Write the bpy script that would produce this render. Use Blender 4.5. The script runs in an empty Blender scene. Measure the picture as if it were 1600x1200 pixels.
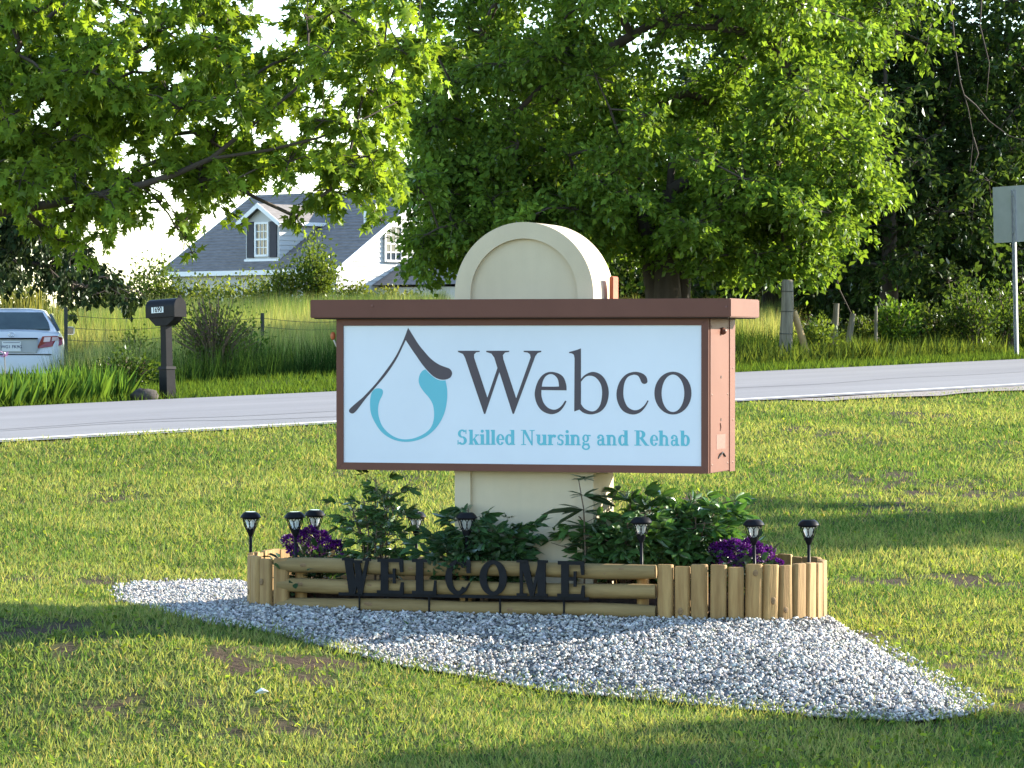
import bpy, bmesh, math, random
import numpy as np
from mathutils import Vector, Matrix
from mathutils.geometry import tessellate_polygon

R = math.radians
RS_ = .93
rng = np.random.default_rng(7)
random.seed(7)
scene = bpy.context.scene
col = scene.collection

# ------------------------------------------------------------------ camera
EYE = 1.6
FPX = 5400.0            # focal length in pixels of a 1600 px wide frame
cam_d = bpy.data.cameras.new('camera')
cam = bpy.data.objects.new('camera', cam_d)
col.objects.link(cam)
cam_d.sensor_width = 36.0
cam_d.lens = FPX / 1600 * 36.0
cam_d.clip_start = 0.1
cam_d.clip_end = 3000
cam.location = (0, 0, EYE)
cam.rotation_euler = (R(90) - math.atan(65 / FPX), 0, 0)
scene.camera = cam

# ------------------------------------------------------------------ sky, sun, exposure
SUN_AZ = 24.0           # degrees from +X towards +Y
SUN_EL = 21.0
world = bpy.data.worlds.new('World')
scene.world = world
world.use_nodes = True
wn = world.node_tree
wn.nodes.clear()
sky_n = wn.nodes.new('ShaderNodeTexSky')
sky_n.sky_type = 'NISHITA'
sky_n.sun_disc = False
sky_n.sun_elevation = R(SUN_EL)
sky_n.sun_rotation = R(90 - SUN_AZ)
sky_n.air_density = 1.0
sky_n.dust_density = 0.15
sky_n.ozone_density = 1.6
bg = wn.nodes.new('ShaderNodeBackground')
bg.inputs['Strength'].default_value = 0.15
wo = wn.nodes.new('ShaderNodeOutputWorld')
wn.links.new(sky_n.outputs[0], bg.inputs['Color'])
wn.links.new(bg.outputs[0], wo.inputs['Surface'])

sun_d = bpy.data.lights.new('sun', 'SUN')
sun_d.energy = 5.0
sun_d.angle = R(0.53)
sun_d.color = (1.0, 0.91, 0.76)
sun = bpy.data.objects.new('sun', sun_d)
col.objects.link(sun)
sdir = Vector((math.cos(R(SUN_AZ)) * math.cos(R(SUN_EL)), math.sin(R(SUN_AZ)) * math.cos(R(SUN_EL)), math.sin(R(SUN_EL))))
sun.rotation_euler = sdir.to_track_quat('Z', 'Y').to_euler()
sun.location = sdir * 60

scene.view_settings.view_transform = 'Standard'
scene.view_settings.look = 'None'
scene.view_settings.exposure = 1.80
scene.view_settings.gamma = 1.0
scene.view_settings.use_curve_mapping = False
scene.cycles.max_bounces = 8
scene.cycles.transparent_max_bounces = 8

# ------------------------------------------------------------------ helpers
def P(px, py, Y):
    return Vector(((px - 800) / FPX * Y, Y, EYE + (535 - py) / FPX * Y))

def interp(x, xs, ys):
    return np.interp(x, xs, ys)

def sstep(a, b, x):
    t = np.clip((x - a) / (b - a), 0, 1)
    return t * t * (3 - 2 * t)

RN, RF, RS = 38.4, 45.4, 0.93          # road: near edge and far edge t = Y - RS*X

def zroad(X, t):
    return 0.80 + 0.036 * np.clip(X, -40, 40) + (t - RN) / (RF - RN) * 0.25

def bumps(X, Y):
    return (np.sin(X * 1.7 + Y * .6) * np.sin(Y * 1.1 - X * .5) * .018 + np.sin(X * .6 + 1.3) * np.sin(Y * .45 + .7) * .03
            + np.sin(X * 4.1 - Y * 2.3) * np.sin(Y * 3.7 + X * 1.9) * .006)

def zterr(X, Y):
    """height of the ground"""
    X = np.asarray(X, float); Y = np.asarray(Y, float)
    t = Y - RS * X
    Xc = np.clip(X, -14, 14)
    Yn = RN + RS * Xc
    u = (Y - 16) / (Yn - 16)
    zn = zroad(Xc, RN)
    w = np.clip(u, 0, 1)
    lawn = interp(w, [0, .1, .2, .45, 1.0], [-.38, -.24, -.13, .10, .90])
    lawn = lawn + (zn - .90) * sstep(.35, 1., w)
    front = interp(Y, [-300, 0, 6, 11, 16], [.3, 0, -.3, -.45, -.38])
    lawn = np.where(Y < 16, front, lawn)
    lawn = lawn + bumps(X, Y) * (1 - sstep(.9, 1., w))
    lawn = lawn + .13 * np.clip(-X, 0, 2.2) * np.exp(-((Y - 18.8) / 2.0) ** 2)
    rd = zroad(X, t)
    dt = t - RF
    far = zroad(X, RF) + interp(dt, [0, 1, 3, 10, 34, 46, 75, 120, 400, 2000], [.0, .02, .07, .27, 1.2, 1.15, .3, -.3, -3, -20]) 
    far = far + bumps(X * .6, Y * .6) * 1.5 * sstep(1, 6, dt) - .85 * np.exp(-((X + 9.6) ** 2 + ((Y - 60.5) * .6) ** 2) / (2 * 3.8 ** 2))
    z = np.where(t < RN, lawn, np.where(t > RF, far, rd))
    return z

def zt(x, y):
    return float(zterr(x, y))

def ground_hit(px, py):
    lo, hi = 12.0, 80.0
    prev = lo
    for Y in np.arange(12, 80, .05):
        p = P(px, py, Y)
        if p.z < zt(p.x, Y):
            return P(px, py, Y)
    return P(px, py, 80)

def tag(o, label=None, cat=None, group=None, kind=None):
    if label: o['label'] = label
    if cat: o['category'] = cat
    if group: o['group'] = group
    if kind: o['kind'] = kind
    return o

def empty(name, loc=(0, 0, 0), rz=0, rx=0, ry=0):
    o = bpy.data.objects.new(name, None)
    o.empty_display_size = .2
    col.objects.link(o)
    o.location = loc
    o.rotation_euler = (rx, ry, rz)
    return o

def thing(name, label, cat, loc=(0, 0, 0), rz=0, group=None, rx=0, ry=0):
    return tag(empty(name, loc, rz, rx, ry), label, cat, group)

class MB:
    """collects verts and faces of one mesh"""
    def __init__(s):
        s.v = []; s.f = []
    def add(s, verts, faces):
        b = len(s.v)
        s.v += [tuple(x) for x in verts]
        s.f += [tuple(i + b for i in f) for f in faces]
        return s
    def box(s, x0, x1, y0, y1, z0, z1, bev=0):
        if bev <= 0:
            v = [(x, y, z) for z in (z0, z1) for y in (y0, y1) for x in (x0, x1)]
            return s.add(v, [(0, 2, 3, 1), (4, 5, 7, 6), (0, 1, 5, 4), (2, 6, 7, 3), (0, 4, 6, 2), (1, 3, 7, 5)])
        bm = bmesh.new()
        bmesh.ops.create_cube(bm, size=1)
        for v in bm.verts:
            v.co = ((x0 + x1) / 2 + v.co.x * (x1 - x0), (y0 + y1) / 2 + v.co.y * (y1 - y0), (z0 + z1) / 2 + v.co.z * (z1 - z0))
        bmesh.ops.bevel(bm, geom=bm.edges[:], offset=bev, segments=2, affect='EDGES')
        bm.verts.index_update()
        s.add([v.co[:] for v in bm.verts], [[v.index for v in f.verts] for f in bm.faces])
        bm.free()
        return s
    def tube(s, pts, rad, seg=8, cap=True):
        pts = [Vector(p) for p in pts]
        n = len(pts)
        if not hasattr(rad, '__len__'): rad = [rad] * n
        b = len(s.v)
        ref = None
        for i, p in enumerate(pts):
            d = (pts[min(i + 1, n - 1)] - pts[max(i - 1, 0)])
            if d.length < 1e-9: d = Vector((0, 0, 1))
            d.normalize()
            if ref is None:
                ref = Vector((1, 0, 0)) if abs(d.x) < .8 else Vector((0, 1, 0))
            a = (ref - d * ref.dot(d)).normalized()
            ref = a
            c = d.cross(a)
            for k in range(seg):
                q = 2 * math.pi * k / seg
                s.v.append(tuple(p + (a * math.cos(q) + c * math.sin(q)) * rad[i]))
        for i in range(n - 1):
            for k in range(seg):
                k2 = (k + 1) % seg
                s.f.append((b + i * seg + k, b + i * seg + k2, b + (i + 1) * seg + k2, b + (i + 1) * seg + k))
        if cap:
            s.f.append(tuple(b + k for k in range(seg))[::-1])
            s.f.append(tuple(b + (n - 1) * seg + k for k in range(seg)))
        return s
    def lathe(s, prof, seg=20, c=(0, 0, 0), sx=1, sy=1):
        b = len(s.v)
        for r, z in prof:
            for k in range(seg):
                q = 2 * math.pi * k / seg
                s.v.append((c[0] + r * sx * math.cos(q), c[1] + r * sy * math.sin(q), c[2] + z))
        n = len(prof)
        for i in range(n - 1):
            for k in range(seg):
                k2 = (k + 1) % seg
                s.f.append((b + i * seg + k, b + i * seg + k2, b + (i + 1) * seg + k2, b + (i + 1) * seg + k))
        s.f.append(tuple(b + k for k in range(seg))[::-1])
        s.f.append(tuple(b + (n - 1) * seg + k for k in range(seg)))
        return s
    def prism(s, poly, y0, y1, holes=()):
        """polygon (x,z) extruded from y0 (front) to y1"""
        loops = [list(poly)] + [list(h) for h in holes]
        tri = tessellate_polygon([[Vector((p[0], p[1], 0)) for p in l] for l in loops])
        flat = [p for l in loops for p in l]
        n = len(flat)
        b = len(s.v)
        s.v += [(p[0], y0, p[1]) for p in flat] + [(p[0], y1, p[1]) for p in flat]
        for t in tri:
            a = [flat[i] for i in t]
            ar = (a[1][0] - a[0][0]) * (a[2][1] - a[0][1]) - (a[2][0] - a[0][0]) * (a[1][1] - a[0][1])
            t = t if ar > 0 else t[::-1]
            s.f.append(tuple(b + i for i in t))
            s.f.append(tuple(b + n + i for i in t[::-1]))
        off = 0
        for l in loops:
            m = len(l)
            for i in range(m):
                j = (i + 1) % m
                s.f.append((b + off + i, b + n + off + i, b + n + off + j, b + off + j))
            off += m
        return s
    def build(s, name, mat, parent=None, smooth=False, fix=True, autos=None):
        me = bpy.data.meshes.new(name)
        me.from_pydata(s.v, [], s.f)
        if fix:
            bm = bmesh.new(); bm.from_mesh(me)
            bmesh.ops.recalc_face_normals(bm, faces=bm.faces[:])
            bm.to_mesh(me); bm.free()
        return obj(name, me, mat, parent, smooth, autos)

def obj(name, me, mat, parent=None, smooth=False, autos=None):
    if mat is not None:
        me.materials.clear()
        me.materials.append(mat)
    if smooth or autos:
        me.polygons.foreach_set('use_smooth', [True] * len(me.polygons))
    if autos:
        me.set_sharp_from_angle(angle=R(autos))
    o = bpy.data.objects.new(name, me)
    col.objects.link(o)
    if parent: o.parent = parent
    return o

def copy_tree(o, parent=None):
    c = o.copy()
    col.objects.link(c)
    c.parent = parent
    for ch in list(o.children):
        copy_tree(ch, c)
    return c

# ------------------------------------------------------------------ materials
def new_mat(name):
    m = bpy.data.materials.new(name)
    m.use_nodes = True
    nt = m.node_tree
    return m, nt, nt.nodes['Principled BSDF']

def mat(name, c1, c2=None, rough=.6, scale=8., bump=0., bscale=None, metal=0., stretch=(1, 1, 1), spec=.4, detail=6, lo=.3, hi=.7, rnd=0., coat=0.):
    m, nt, b = new_mat(name)
    L = nt.links.new
    tc = nt.nodes.new('ShaderNodeTexCoord')
    mp = nt.nodes.new('ShaderNodeMapping')
    mp.inputs['Scale'].default_value = stretch
    L(tc.outputs['Object'], mp.inputs['Vector'])
    vec = mp.outputs['Vector']
    oi = nt.nodes.new('ShaderNodeObjectInfo')
    if rnd:
        ad = nt.nodes.new('ShaderNodeVectorMath'); ad.operation = 'MULTIPLY_ADD'
        cb = nt.nodes.new('ShaderNodeCombineXYZ')
        for i in range(3): L(oi.outputs['Random'], cb.inputs[i])
        L(cb.outputs[0], ad.inputs[0]); ad.inputs[1].default_value = (37., 53., 71.)
        L(vec, ad.inputs[2]); vec = ad.outputs[0]
    nz = nt.nodes.new('ShaderNodeTexNoise')
    nz.inputs['Scale'].default_value = scale
    nz.inputs['Detail'].default_value = detail
    nz.inputs['Roughness'].default_value = .6
    L(vec, nz.inputs['Vector'])
    rp = nt.nodes.new('ShaderNodeValToRGB')
    rp.color_ramp.elements[0].position = lo
    rp.color_ramp.elements[1].position = hi
    rp.color_ramp.elements[0].color = (*c1, 1)
    rp.color_ramp.elements[1].color = (*(c2 or c1), 1)
    L(nz.outputs['Fac'], rp.inputs['Fac'])
    out = rp.outputs['Color']
    if rnd:
        hs = nt.nodes.new('ShaderNodeHueSaturation')
        mr = nt.nodes.new('ShaderNodeMapRange')
        mr.inputs['To Min'].default_value = 1 - rnd
        mr.inputs['To Max'].default_value = 1 + rnd
        L(oi.outputs['Random'], mr.inputs['Value'])
        L(mr.outputs[0], hs.inputs['Value'])
        L(out, hs.inputs['Color']); out = hs.outputs[0]
    L(out, b.inputs['Base Color'])
    b.inputs['Roughness'].default_value = rough
    b.inputs['Metallic'].default_value = metal
    b.inputs['Specular IOR Level'].default_value = spec
    b.inputs['Coat Weight'].default_value = coat
    if bump:
        n2 = nt.nodes.new('ShaderNodeTexNoise')
        n2.inputs['Scale'].default_value = bscale or scale * 3
        n2.inputs['Detail'].default_value = 8
        L(vec, n2.inputs['Vector'])
        bp = nt.nodes.new('ShaderNodeBump')
        bp.inputs['Strength'].default_value = bump
        bp.inputs['Distance'].default_value = .01
        L(n2.outputs['Fac'], bp.inputs['Height'])
        L(bp.outputs[0], b.inputs['Normal'])
    return m

def leaf_mat(name, trans=.45, rough=.45, tint=(1.25, 1.15, .5), spec=.35, gloss=.12):
    m, nt, b = new_mat(name)
    L = nt.links.new
    at = nt.nodes.new('ShaderNodeAttribute'); at.attribute_name = 'Col'
    df = nt.nodes.new('ShaderNodeBsdfDiffuse')
    tr = nt.nodes.new('ShaderNodeBsdfTranslucent')
    mx = nt.nodes.new('ShaderNodeMixShader'); mx.inputs[0].default_value = trans
    mul = nt.nodes.new('ShaderNodeVectorMath'); mul.operation = 'MULTIPLY'; mul.inputs[1].default_value = tint
    L(at.outputs['Color'], df.inputs['Color'])
    L(at.outputs['Color'], mul.inputs[0]); L(mul.outputs[0], tr.inputs['Color'])
    L(df.outputs[0], mx.inputs[1]); L(tr.outputs[0], mx.inputs[2])
    gl = nt.nodes.new('ShaderNodeBsdfGlossy'); gl.inputs['Roughness'].default_value = rough
    gl.inputs['Color'].default_value = (.8, .85, .8, 1)
    fr = nt.nodes.new('ShaderNodeFresnel'); fr.inputs['IOR'].default_value = 1.35
    mm = nt.nodes.new('ShaderNodeMath'); mm.operation = 'MULTIPLY'; mm.inputs[1].default_value = gloss * 5
    L(fr.outputs[0], mm.inputs[0])
    m2 = nt.nodes.new('ShaderNodeMixShader')
    L(mm.outputs[0], m2.inputs[0]); L(mx.outputs[0], m2.inputs[1]); L(gl.outputs[0], m2.inputs[2])
    o = nt.nodes['Material Output']
    L(m2.outputs[0], o.inputs['Surface'])
    nt.nodes.remove(b)
    return m

M = {}
M['leaf'] = leaf_mat('leaf', .58, gloss=.02)
M['leaf_dark'] = leaf_mat('leaf_dark', .25, gloss=.02)
M['leaf_glossy'] = leaf_mat('leaf_glossy', .35, rough=.42, gloss=.09)
M['grass'] = leaf_mat('grass', .5, tint=(1.25, 1.1, .5), gloss=.0)
M['petal'] = leaf_mat('petal', .3, tint=(1.2, .9, 1.2), gloss=.03)
M['bark'] = mat('bark', (.035, .026, .02), (.085, .066, .05), .9, 5, .8, 18, stretch=(1, 1, .25))
M['twig'] = mat('twig', (.09, .06, .04), (.17, .12, .085), .85, 10)
M['maroon'] = mat('maroon_paint', (.130, .050, .034), (.155, .062, .042), .5, 3.0, .03, 60, rnd=.0, detail=8, spec=.22)
M['maroon_side'] = M['maroon']
M['stucco'] = mat('cream_stucco', (.54, .445, .305), (.62, .52, .365), .85, 2.2, .12, 160, detail=8)
_nt = M['stucco'].node_tree
_b = _nt.nodes['Principled BSDF']
_src = _b.inputs['Base Color'].links[0].from_socket
_tc = _nt.nodes.new('ShaderNodeTexCoord'); _m2 = _nt.nodes.new('ShaderNodeMapping'); _m2.inputs['Scale'].default_value = (9, 9, .7)
_n2 = _nt.nodes.new('ShaderNodeTexNoise'); _n2.inputs['Scale'].default_value = 2.0; _n2.inputs['Detail'].default_value = 9
_r2 = _nt.nodes.new('ShaderNodeValToRGB'); _r2.color_ramp.elements[0].position = .42; _r2.color_ramp.elements[1].position = .78
_r2.color_ramp.elements[0].color = (0, 0, 0, 1); _r2.color_ramp.elements[1].color = (.16, .16, .16, 1)
_mx = _nt.nodes.new('ShaderNodeMixRGB'); _mx.inputs[2].default_value = (.40, .34, .25, 1)
_nt.links.new(_tc.outputs['Object'], _m2.inputs[0]); _nt.links.new(_m2.outputs[0], _n2.inputs['Vector']); _nt.links.new(_n2.outputs['Fac'], _r2.inputs[0])
_nt.links.new(_r2.outputs[0], _mx.inputs[0]); _nt.links.new(_src, _mx.inputs[1]); _nt.links.new(_mx.outputs[0], _b.inputs['Base Color'])
M['panel'] = mat('sky_tinted_acrylic', (.60, .645, .72), (.68, .725, .80), .25, .9, spec=.5)  # white acrylic with the sky's blue reflection tinted into its base
M['ink'] = mat('dark_vinyl', (.046, .034, .050), (.056, .042, .060), .35, 3)
M['teal'] = mat('teal_vinyl', (.10, .43, .52), (.115, .46, .55), .35, 3)
M['seam'] = mat('black_seam', (.015, .012, .012), (.02, .016, .016), .8, 5)
M['screw'] = mat('screw_metal', (.18, .12, .10), (.3, .22, .18), .5, 30, metal=.6)
M['sticker'] = mat('faded_sticker', (.155, .066, .048), (.20, .09, .066), .7, 60)
M['wood'] = mat('treated_pine', (.22, .122, .040), (.37, .235, .088), .8, 7, .25, 40, stretch=(3.5, 3.5, .35), rnd=.16, lo=.35, hi=.68)
M['wood_rail'] = mat('treated_pine_rail', (.175, .115, .042), (.285, .198, .08), .8, 7, .25, 40, stretch=(.35, 3.5, 3.5), rnd=.08, lo=.3, hi=.7)
M['knot'] = mat('pine_knot', (.13, .075, .035), (.27, .17, .08), .8, 90)
M['black_metal'] = mat('black_powder_coat', (.006, .007, .009), (.011, .012, .015), .5, 20, .05, 200, spec=.12)
M['black_plastic'] = mat('black_plastic', (.008, .008, .010), (.013, .013, .015), .4, 12, spec=.08)
M['soil'] = mat('mulch', (.018, .011, .008), (.06, .035, .022), .95, 30, .9, 60)
M['road'] = mat('asphalt', (.165, .162, .17), (.225, .22, .225), .85, 1.1, .35, 120, detail=10)
_mp = [n_ for n_ in M['road'].node_tree.nodes if n_.type == 'MAPPING'][0]
_mp.vector_type = 'TEXTURE'; _mp.inputs['Rotation'].default_value = (0, 0, math.atan(RS_)); _mp.inputs['Scale'].default_value = (7., .8, 1)
M['line'] = mat('road_paint', (.36, .355, .35), (.74, .73, .70), .7, 7, lo=.28, hi=.5)
M['crack'] = mat('crack_sealant', (.06, .06, .065), (.09, .09, .095), .7, 9)
M['shoulder'] = mat('shoulder_gravel', (.14, .115, .10), (.36, .31, .28), .95, 22, .8, 40)
M['rock'] = mat('field_stone', (.03, .025, .022), (.08, .068, .058), .95, 9, .6, 20)
M['post_wood'] = mat('weathered_post', (.10, .088, .065), (.23, .205, .15), .9, 9, .5, 30, stretch=(3, 3, .3))
M['new_wood'] = mat('brace_wood', (.33, .22, .10), (.48, .35, .18), .85, 9, stretch=(3, 3, .3))
M['steel'] = mat('galvanised_steel', (.30, .31, .31), (.42, .43, .43), .5, 14, metal=.35)
M['sign_back'] = mat('aluminium_back', (.36, .37, .36), (.43, .44, .42), .55, 5, metal=.25)
M['tpost'] = mat('dark_green_steel', (.025, .03, .028), (.05, .055, .05), .7, 12)
M['number'] = mat('number_plate_white', (.70, .74, .72), (.76, .8, .78), .5, 20)
M['shingle'] = mat('asphalt_shingle', (.14, .126, .117), (.235, .212, .198), .9, 3.2, .2, 30, stretch=(1, 1, 5), detail=10)
M['siding'] = mat('white_vinyl_siding', (.47, .47, .46), (.52, .52, .51), .6, 1.5)
M['trim'] = mat('white_trim', (.78, .78, .77), (.82, .82, .81), .5, 3)
M['shutter'] = mat('black_shutter', (.02, .02, .03), (.03, .03, .042), .6, 6)
M['glass'] = mat('window_glass', (.03, .04, .05), (.06, .075, .09), .06, 1.5, spec=.8)
M['car_paint'] = mat('silver_paint', (.58, .60, .62), (.62, .64, .66), .35, 2, metal=.0, coat=.4)
M['car_glass'] = mat('car_glass', (.02, .035, .035), (.05, .08, .075), .05, 2, spec=.8)
M['rubber'] = mat('tyre_rubber', (.015, .015, .015), (.025, .025, .025), .85, 20)
M['chrome'] = mat('chrome', (.65, .66, .68), (.7, .71, .73), .15, 5, metal=.9)
M['tail_red'] = mat('tail_lamp_red', (.22, .012, .02), (.3, .02, .03), .15, 8, coat=.5)
M['tail_clear'] = mat('tail_lamp_clear', (.62, .45, .48), (.7, .55, .57), .15, 8, coat=.5)
M['recess_shade'] = mat('shaded_paint', (.36, .38, .39), (.40, .42, .43), .4, 4)  # darker copy of the car paint, recess shade put into the colour
M['plate'] = mat('plate_white', (.66, .68, .68), (.72, .74, .74), .5, 9)
M['plate_ink'] = mat('plate_ink', (.05, .06, .12), (.07, .08, .14), .5, 9)
M['orange'] = mat('faded_orange', (.45, .10, .035), (.55, .16, .06), .6, 20)
M['pale'] = mat('pale_bracket', (.45, .40, .33), (.55, .5, .42), .6, 20)
M['rust'] = mat('rust_orange', (.26, .055, .02), (.40, .10, .04), .7, 30)

def glassy(name):
    m, nt, b = new_mat(name)
    b.inputs['Base Color'].default_value = (.85, .86, .84, 1)
    b.inputs['Roughness'].default_value = .35
    b.inputs['Transmission Weight'].default_value = .6
    b.inputs['IOR'].default_value = 1.3
    return m
M['diffuser'] = glassy('clear_diffuser')

def pebble_mat():
    m, nt, b = new_mat('white_pebble')
    L = nt.links.new
    at = nt.nodes.new('ShaderNodeAttribute'); at.attribute_name = 'Col'
    L(at.outputs['Color'], b.inputs['Base Color'])
    b.inputs['Roughness'].default_value = .75
    return m
M['pebble'] = pebble_mat()

def ground_mat():
    m, nt, b = new_mat('ground')
    L = nt.links.new
    tc = nt.nodes.new('ShaderNodeTexCoord')
    def noise(s, d=6, st=None):
        n = nt.nodes.new('ShaderNodeTexNoise'); n.inputs['Scale'].default_value = s; n.inputs['Detail'].default_value = d
        n.inputs['Roughness'].default_value = .65
        L(tc.outputs['Object'], n.inputs['Vector']); return n
    def ramp(n, els):
        r = nt.nodes.new('ShaderNodeValToRGB')
        while len(r.color_ramp.elements) < len(els): r.color_ramp.elements.new(.5)
        for e, (p, c) in zip(r.color_ramp.elements, els): e.position = p; e.color = (*c, 1)
        L(n.outputs['Fac'], r.inputs['Fac']); return r
    g = ramp(noise(9, 10), [(.3, (.022, .034, .010)), (.5, (.06, .078, .02)), (.72, (.12, .125, .042))])
    s = ramp(noise(22, 10), [(.3, (.03, .02, .014)), (.7, (.10, .07, .048))])
    k = ramp(noise(.9, 7), [(.56, (0, 0, 0)), (.66, (1, 1, 1))])
    mx = nt.nodes.new('ShaderNodeMixRGB')
    L(k.outputs[0], mx.inputs[0]); L(g.outputs[0], mx.inputs[1]); L(s.outputs[0], mx.inputs[2])
    L(mx.outputs[0], b.inputs['Base Color'])
    b.inputs['Roughness'].default_value = .95
    b.inputs['Specular IOR Level'].default_value = .1
    bp = nt.nodes.new('ShaderNodeBump'); bp.inputs['Strength'].default_value = .8; bp.inputs['Distance'].default_value = .03
    L(noise(30, 8).outputs['Fac'], bp.inputs['Height']); L(bp.outputs[0], b.inputs['Normal'])
    return m
M['ground'] = ground_mat()

# ------------------------------------------------------------------ mass leaf meshes
T_LEAF = (np.array([(0, 0, 0), (.45, .5, .13), (1, 0, -.08), (.45, -.5, .13)]), [(0, 2, 1), (0, 3, 2)])
T_OVAL = (np.array([(0, 0, 0), (.28, .42, .10), (.7, .4, .08), (1, 0, -.12), (.7, -.4, .08), (.28, -.42, .10), (.5, 0, 0)]),
          [(0, 6, 1), (1, 6, 2), (2, 6, 3), (3, 6, 4), (4, 6, 5), (5, 6, 0)])
_st = [(0.0, 0.0)]
for _a, _r in ((-128, .36), (-100, .18), (-62, .5), (-33, .2), (0, .62), (33, .2), (62, .5), (100, .18), (128, .36)):
    _st.append((.42 + _r * math.cos(R(_a)), _r * math.sin(R(_a))))
T_STAR = (np.array([(x, y * 1.05, -.10 * abs(y) - .12 * max(0, x - .4)) for x, y in _st] + [(.42, 0, .03)]),
          [(10, i, (i + 1) % 10) for i in range(10)])
T_BLADE = (np.array([(0, -.5, 0), (0, .5, 0), (1, 0, 0)]), [(0, 1, 2)])
T_BEND = (np.array([(0, -.5, 0), (0, .5, 0), (.55, -.42, .0), (.55, .42, .0), (.98, 0, .0)]), [(0, 1, 3), (0, 3, 2), (2, 3, 4)])

def unit(a):
    return a / np.maximum(np.linalg.norm(a, axis=1, keepdims=True), 1e-9)

def raw_mesh(name, V, F, C):
    """V (n,3), F (m,3), C (n,3) point colours"""
    me = bpy.data.meshes.new(name)
    n, m = len(V), len(F)
    me.vertices.add(n); me.loops.add(m * 3); me.polygons.add(m)
    me.vertices.foreach_set('co', np.ascontiguousarray(V, np.float32).ravel())
    me.loops.foreach_set('vertex_index', np.ascontiguousarray(F, np.int32).ravel())
    me.polygons.foreach_set('loop_start', np.arange(0, m * 3, 3, dtype=np.int32))
    a = me.attributes.new('Col', 'FLOAT_COLOR', 'POINT')
    a.data.foreach_set('color', np.c_[C, np.ones(n)].astype(np.float32).ravel())
    me.update(calc_edges=True)
    return me

def leaf_arrays(pos, d, nrm, ln, wd, colr, tmpl):
    tv, tf = tmpl
    d = unit(d)
    side = unit(np.cross(nrm, d))
    nn = np.cross(d, side)
    k = len(tv)
    V = (pos[:, None, :] + d[:, None, :] * (tv[None, :, 0:1] * ln[:, None, None])
         + side[:, None, :] * (tv[None, :, 1:2] * wd[:, None, None]) + nn[:, None, :] * (tv[None, :, 2:3] * wd[:, None, None]))
    N = len(pos)
    F = (np.array(tf)[None] + (np.arange(N) * k)[:, None, None]).reshape(-1, 3)
    C = np.repeat(colr, k, axis=0)
    return V.reshape(-1, 3), F, C

def leaf_mesh(name, *a):
    return raw_mesh(name, *leaf_arrays(*a))

def merge_arrays(lst):
    Vs, Fs, Cs, o = [], [], [], 0
    for V, F, C in lst:
        Vs.append(V); Fs.append(F + o); Cs.append(C); o += len(V)
    return np.concatenate(Vs), np.concatenate(Fs), np.concatenate(Cs)

def colours(n, base, var=.25, yellow=.25):
    base = np.array(base)
    c = np.repeat(base[None], n, 0) * (1 + rng.normal(0, var, (n, 1))).clip(.4, 1.9)
    y = rng.random((n, 1)) * yellow
    c = c * (1 + y * np.array([[1.2, .55, .1]]))
    return c.clip(.003, .9)

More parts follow.
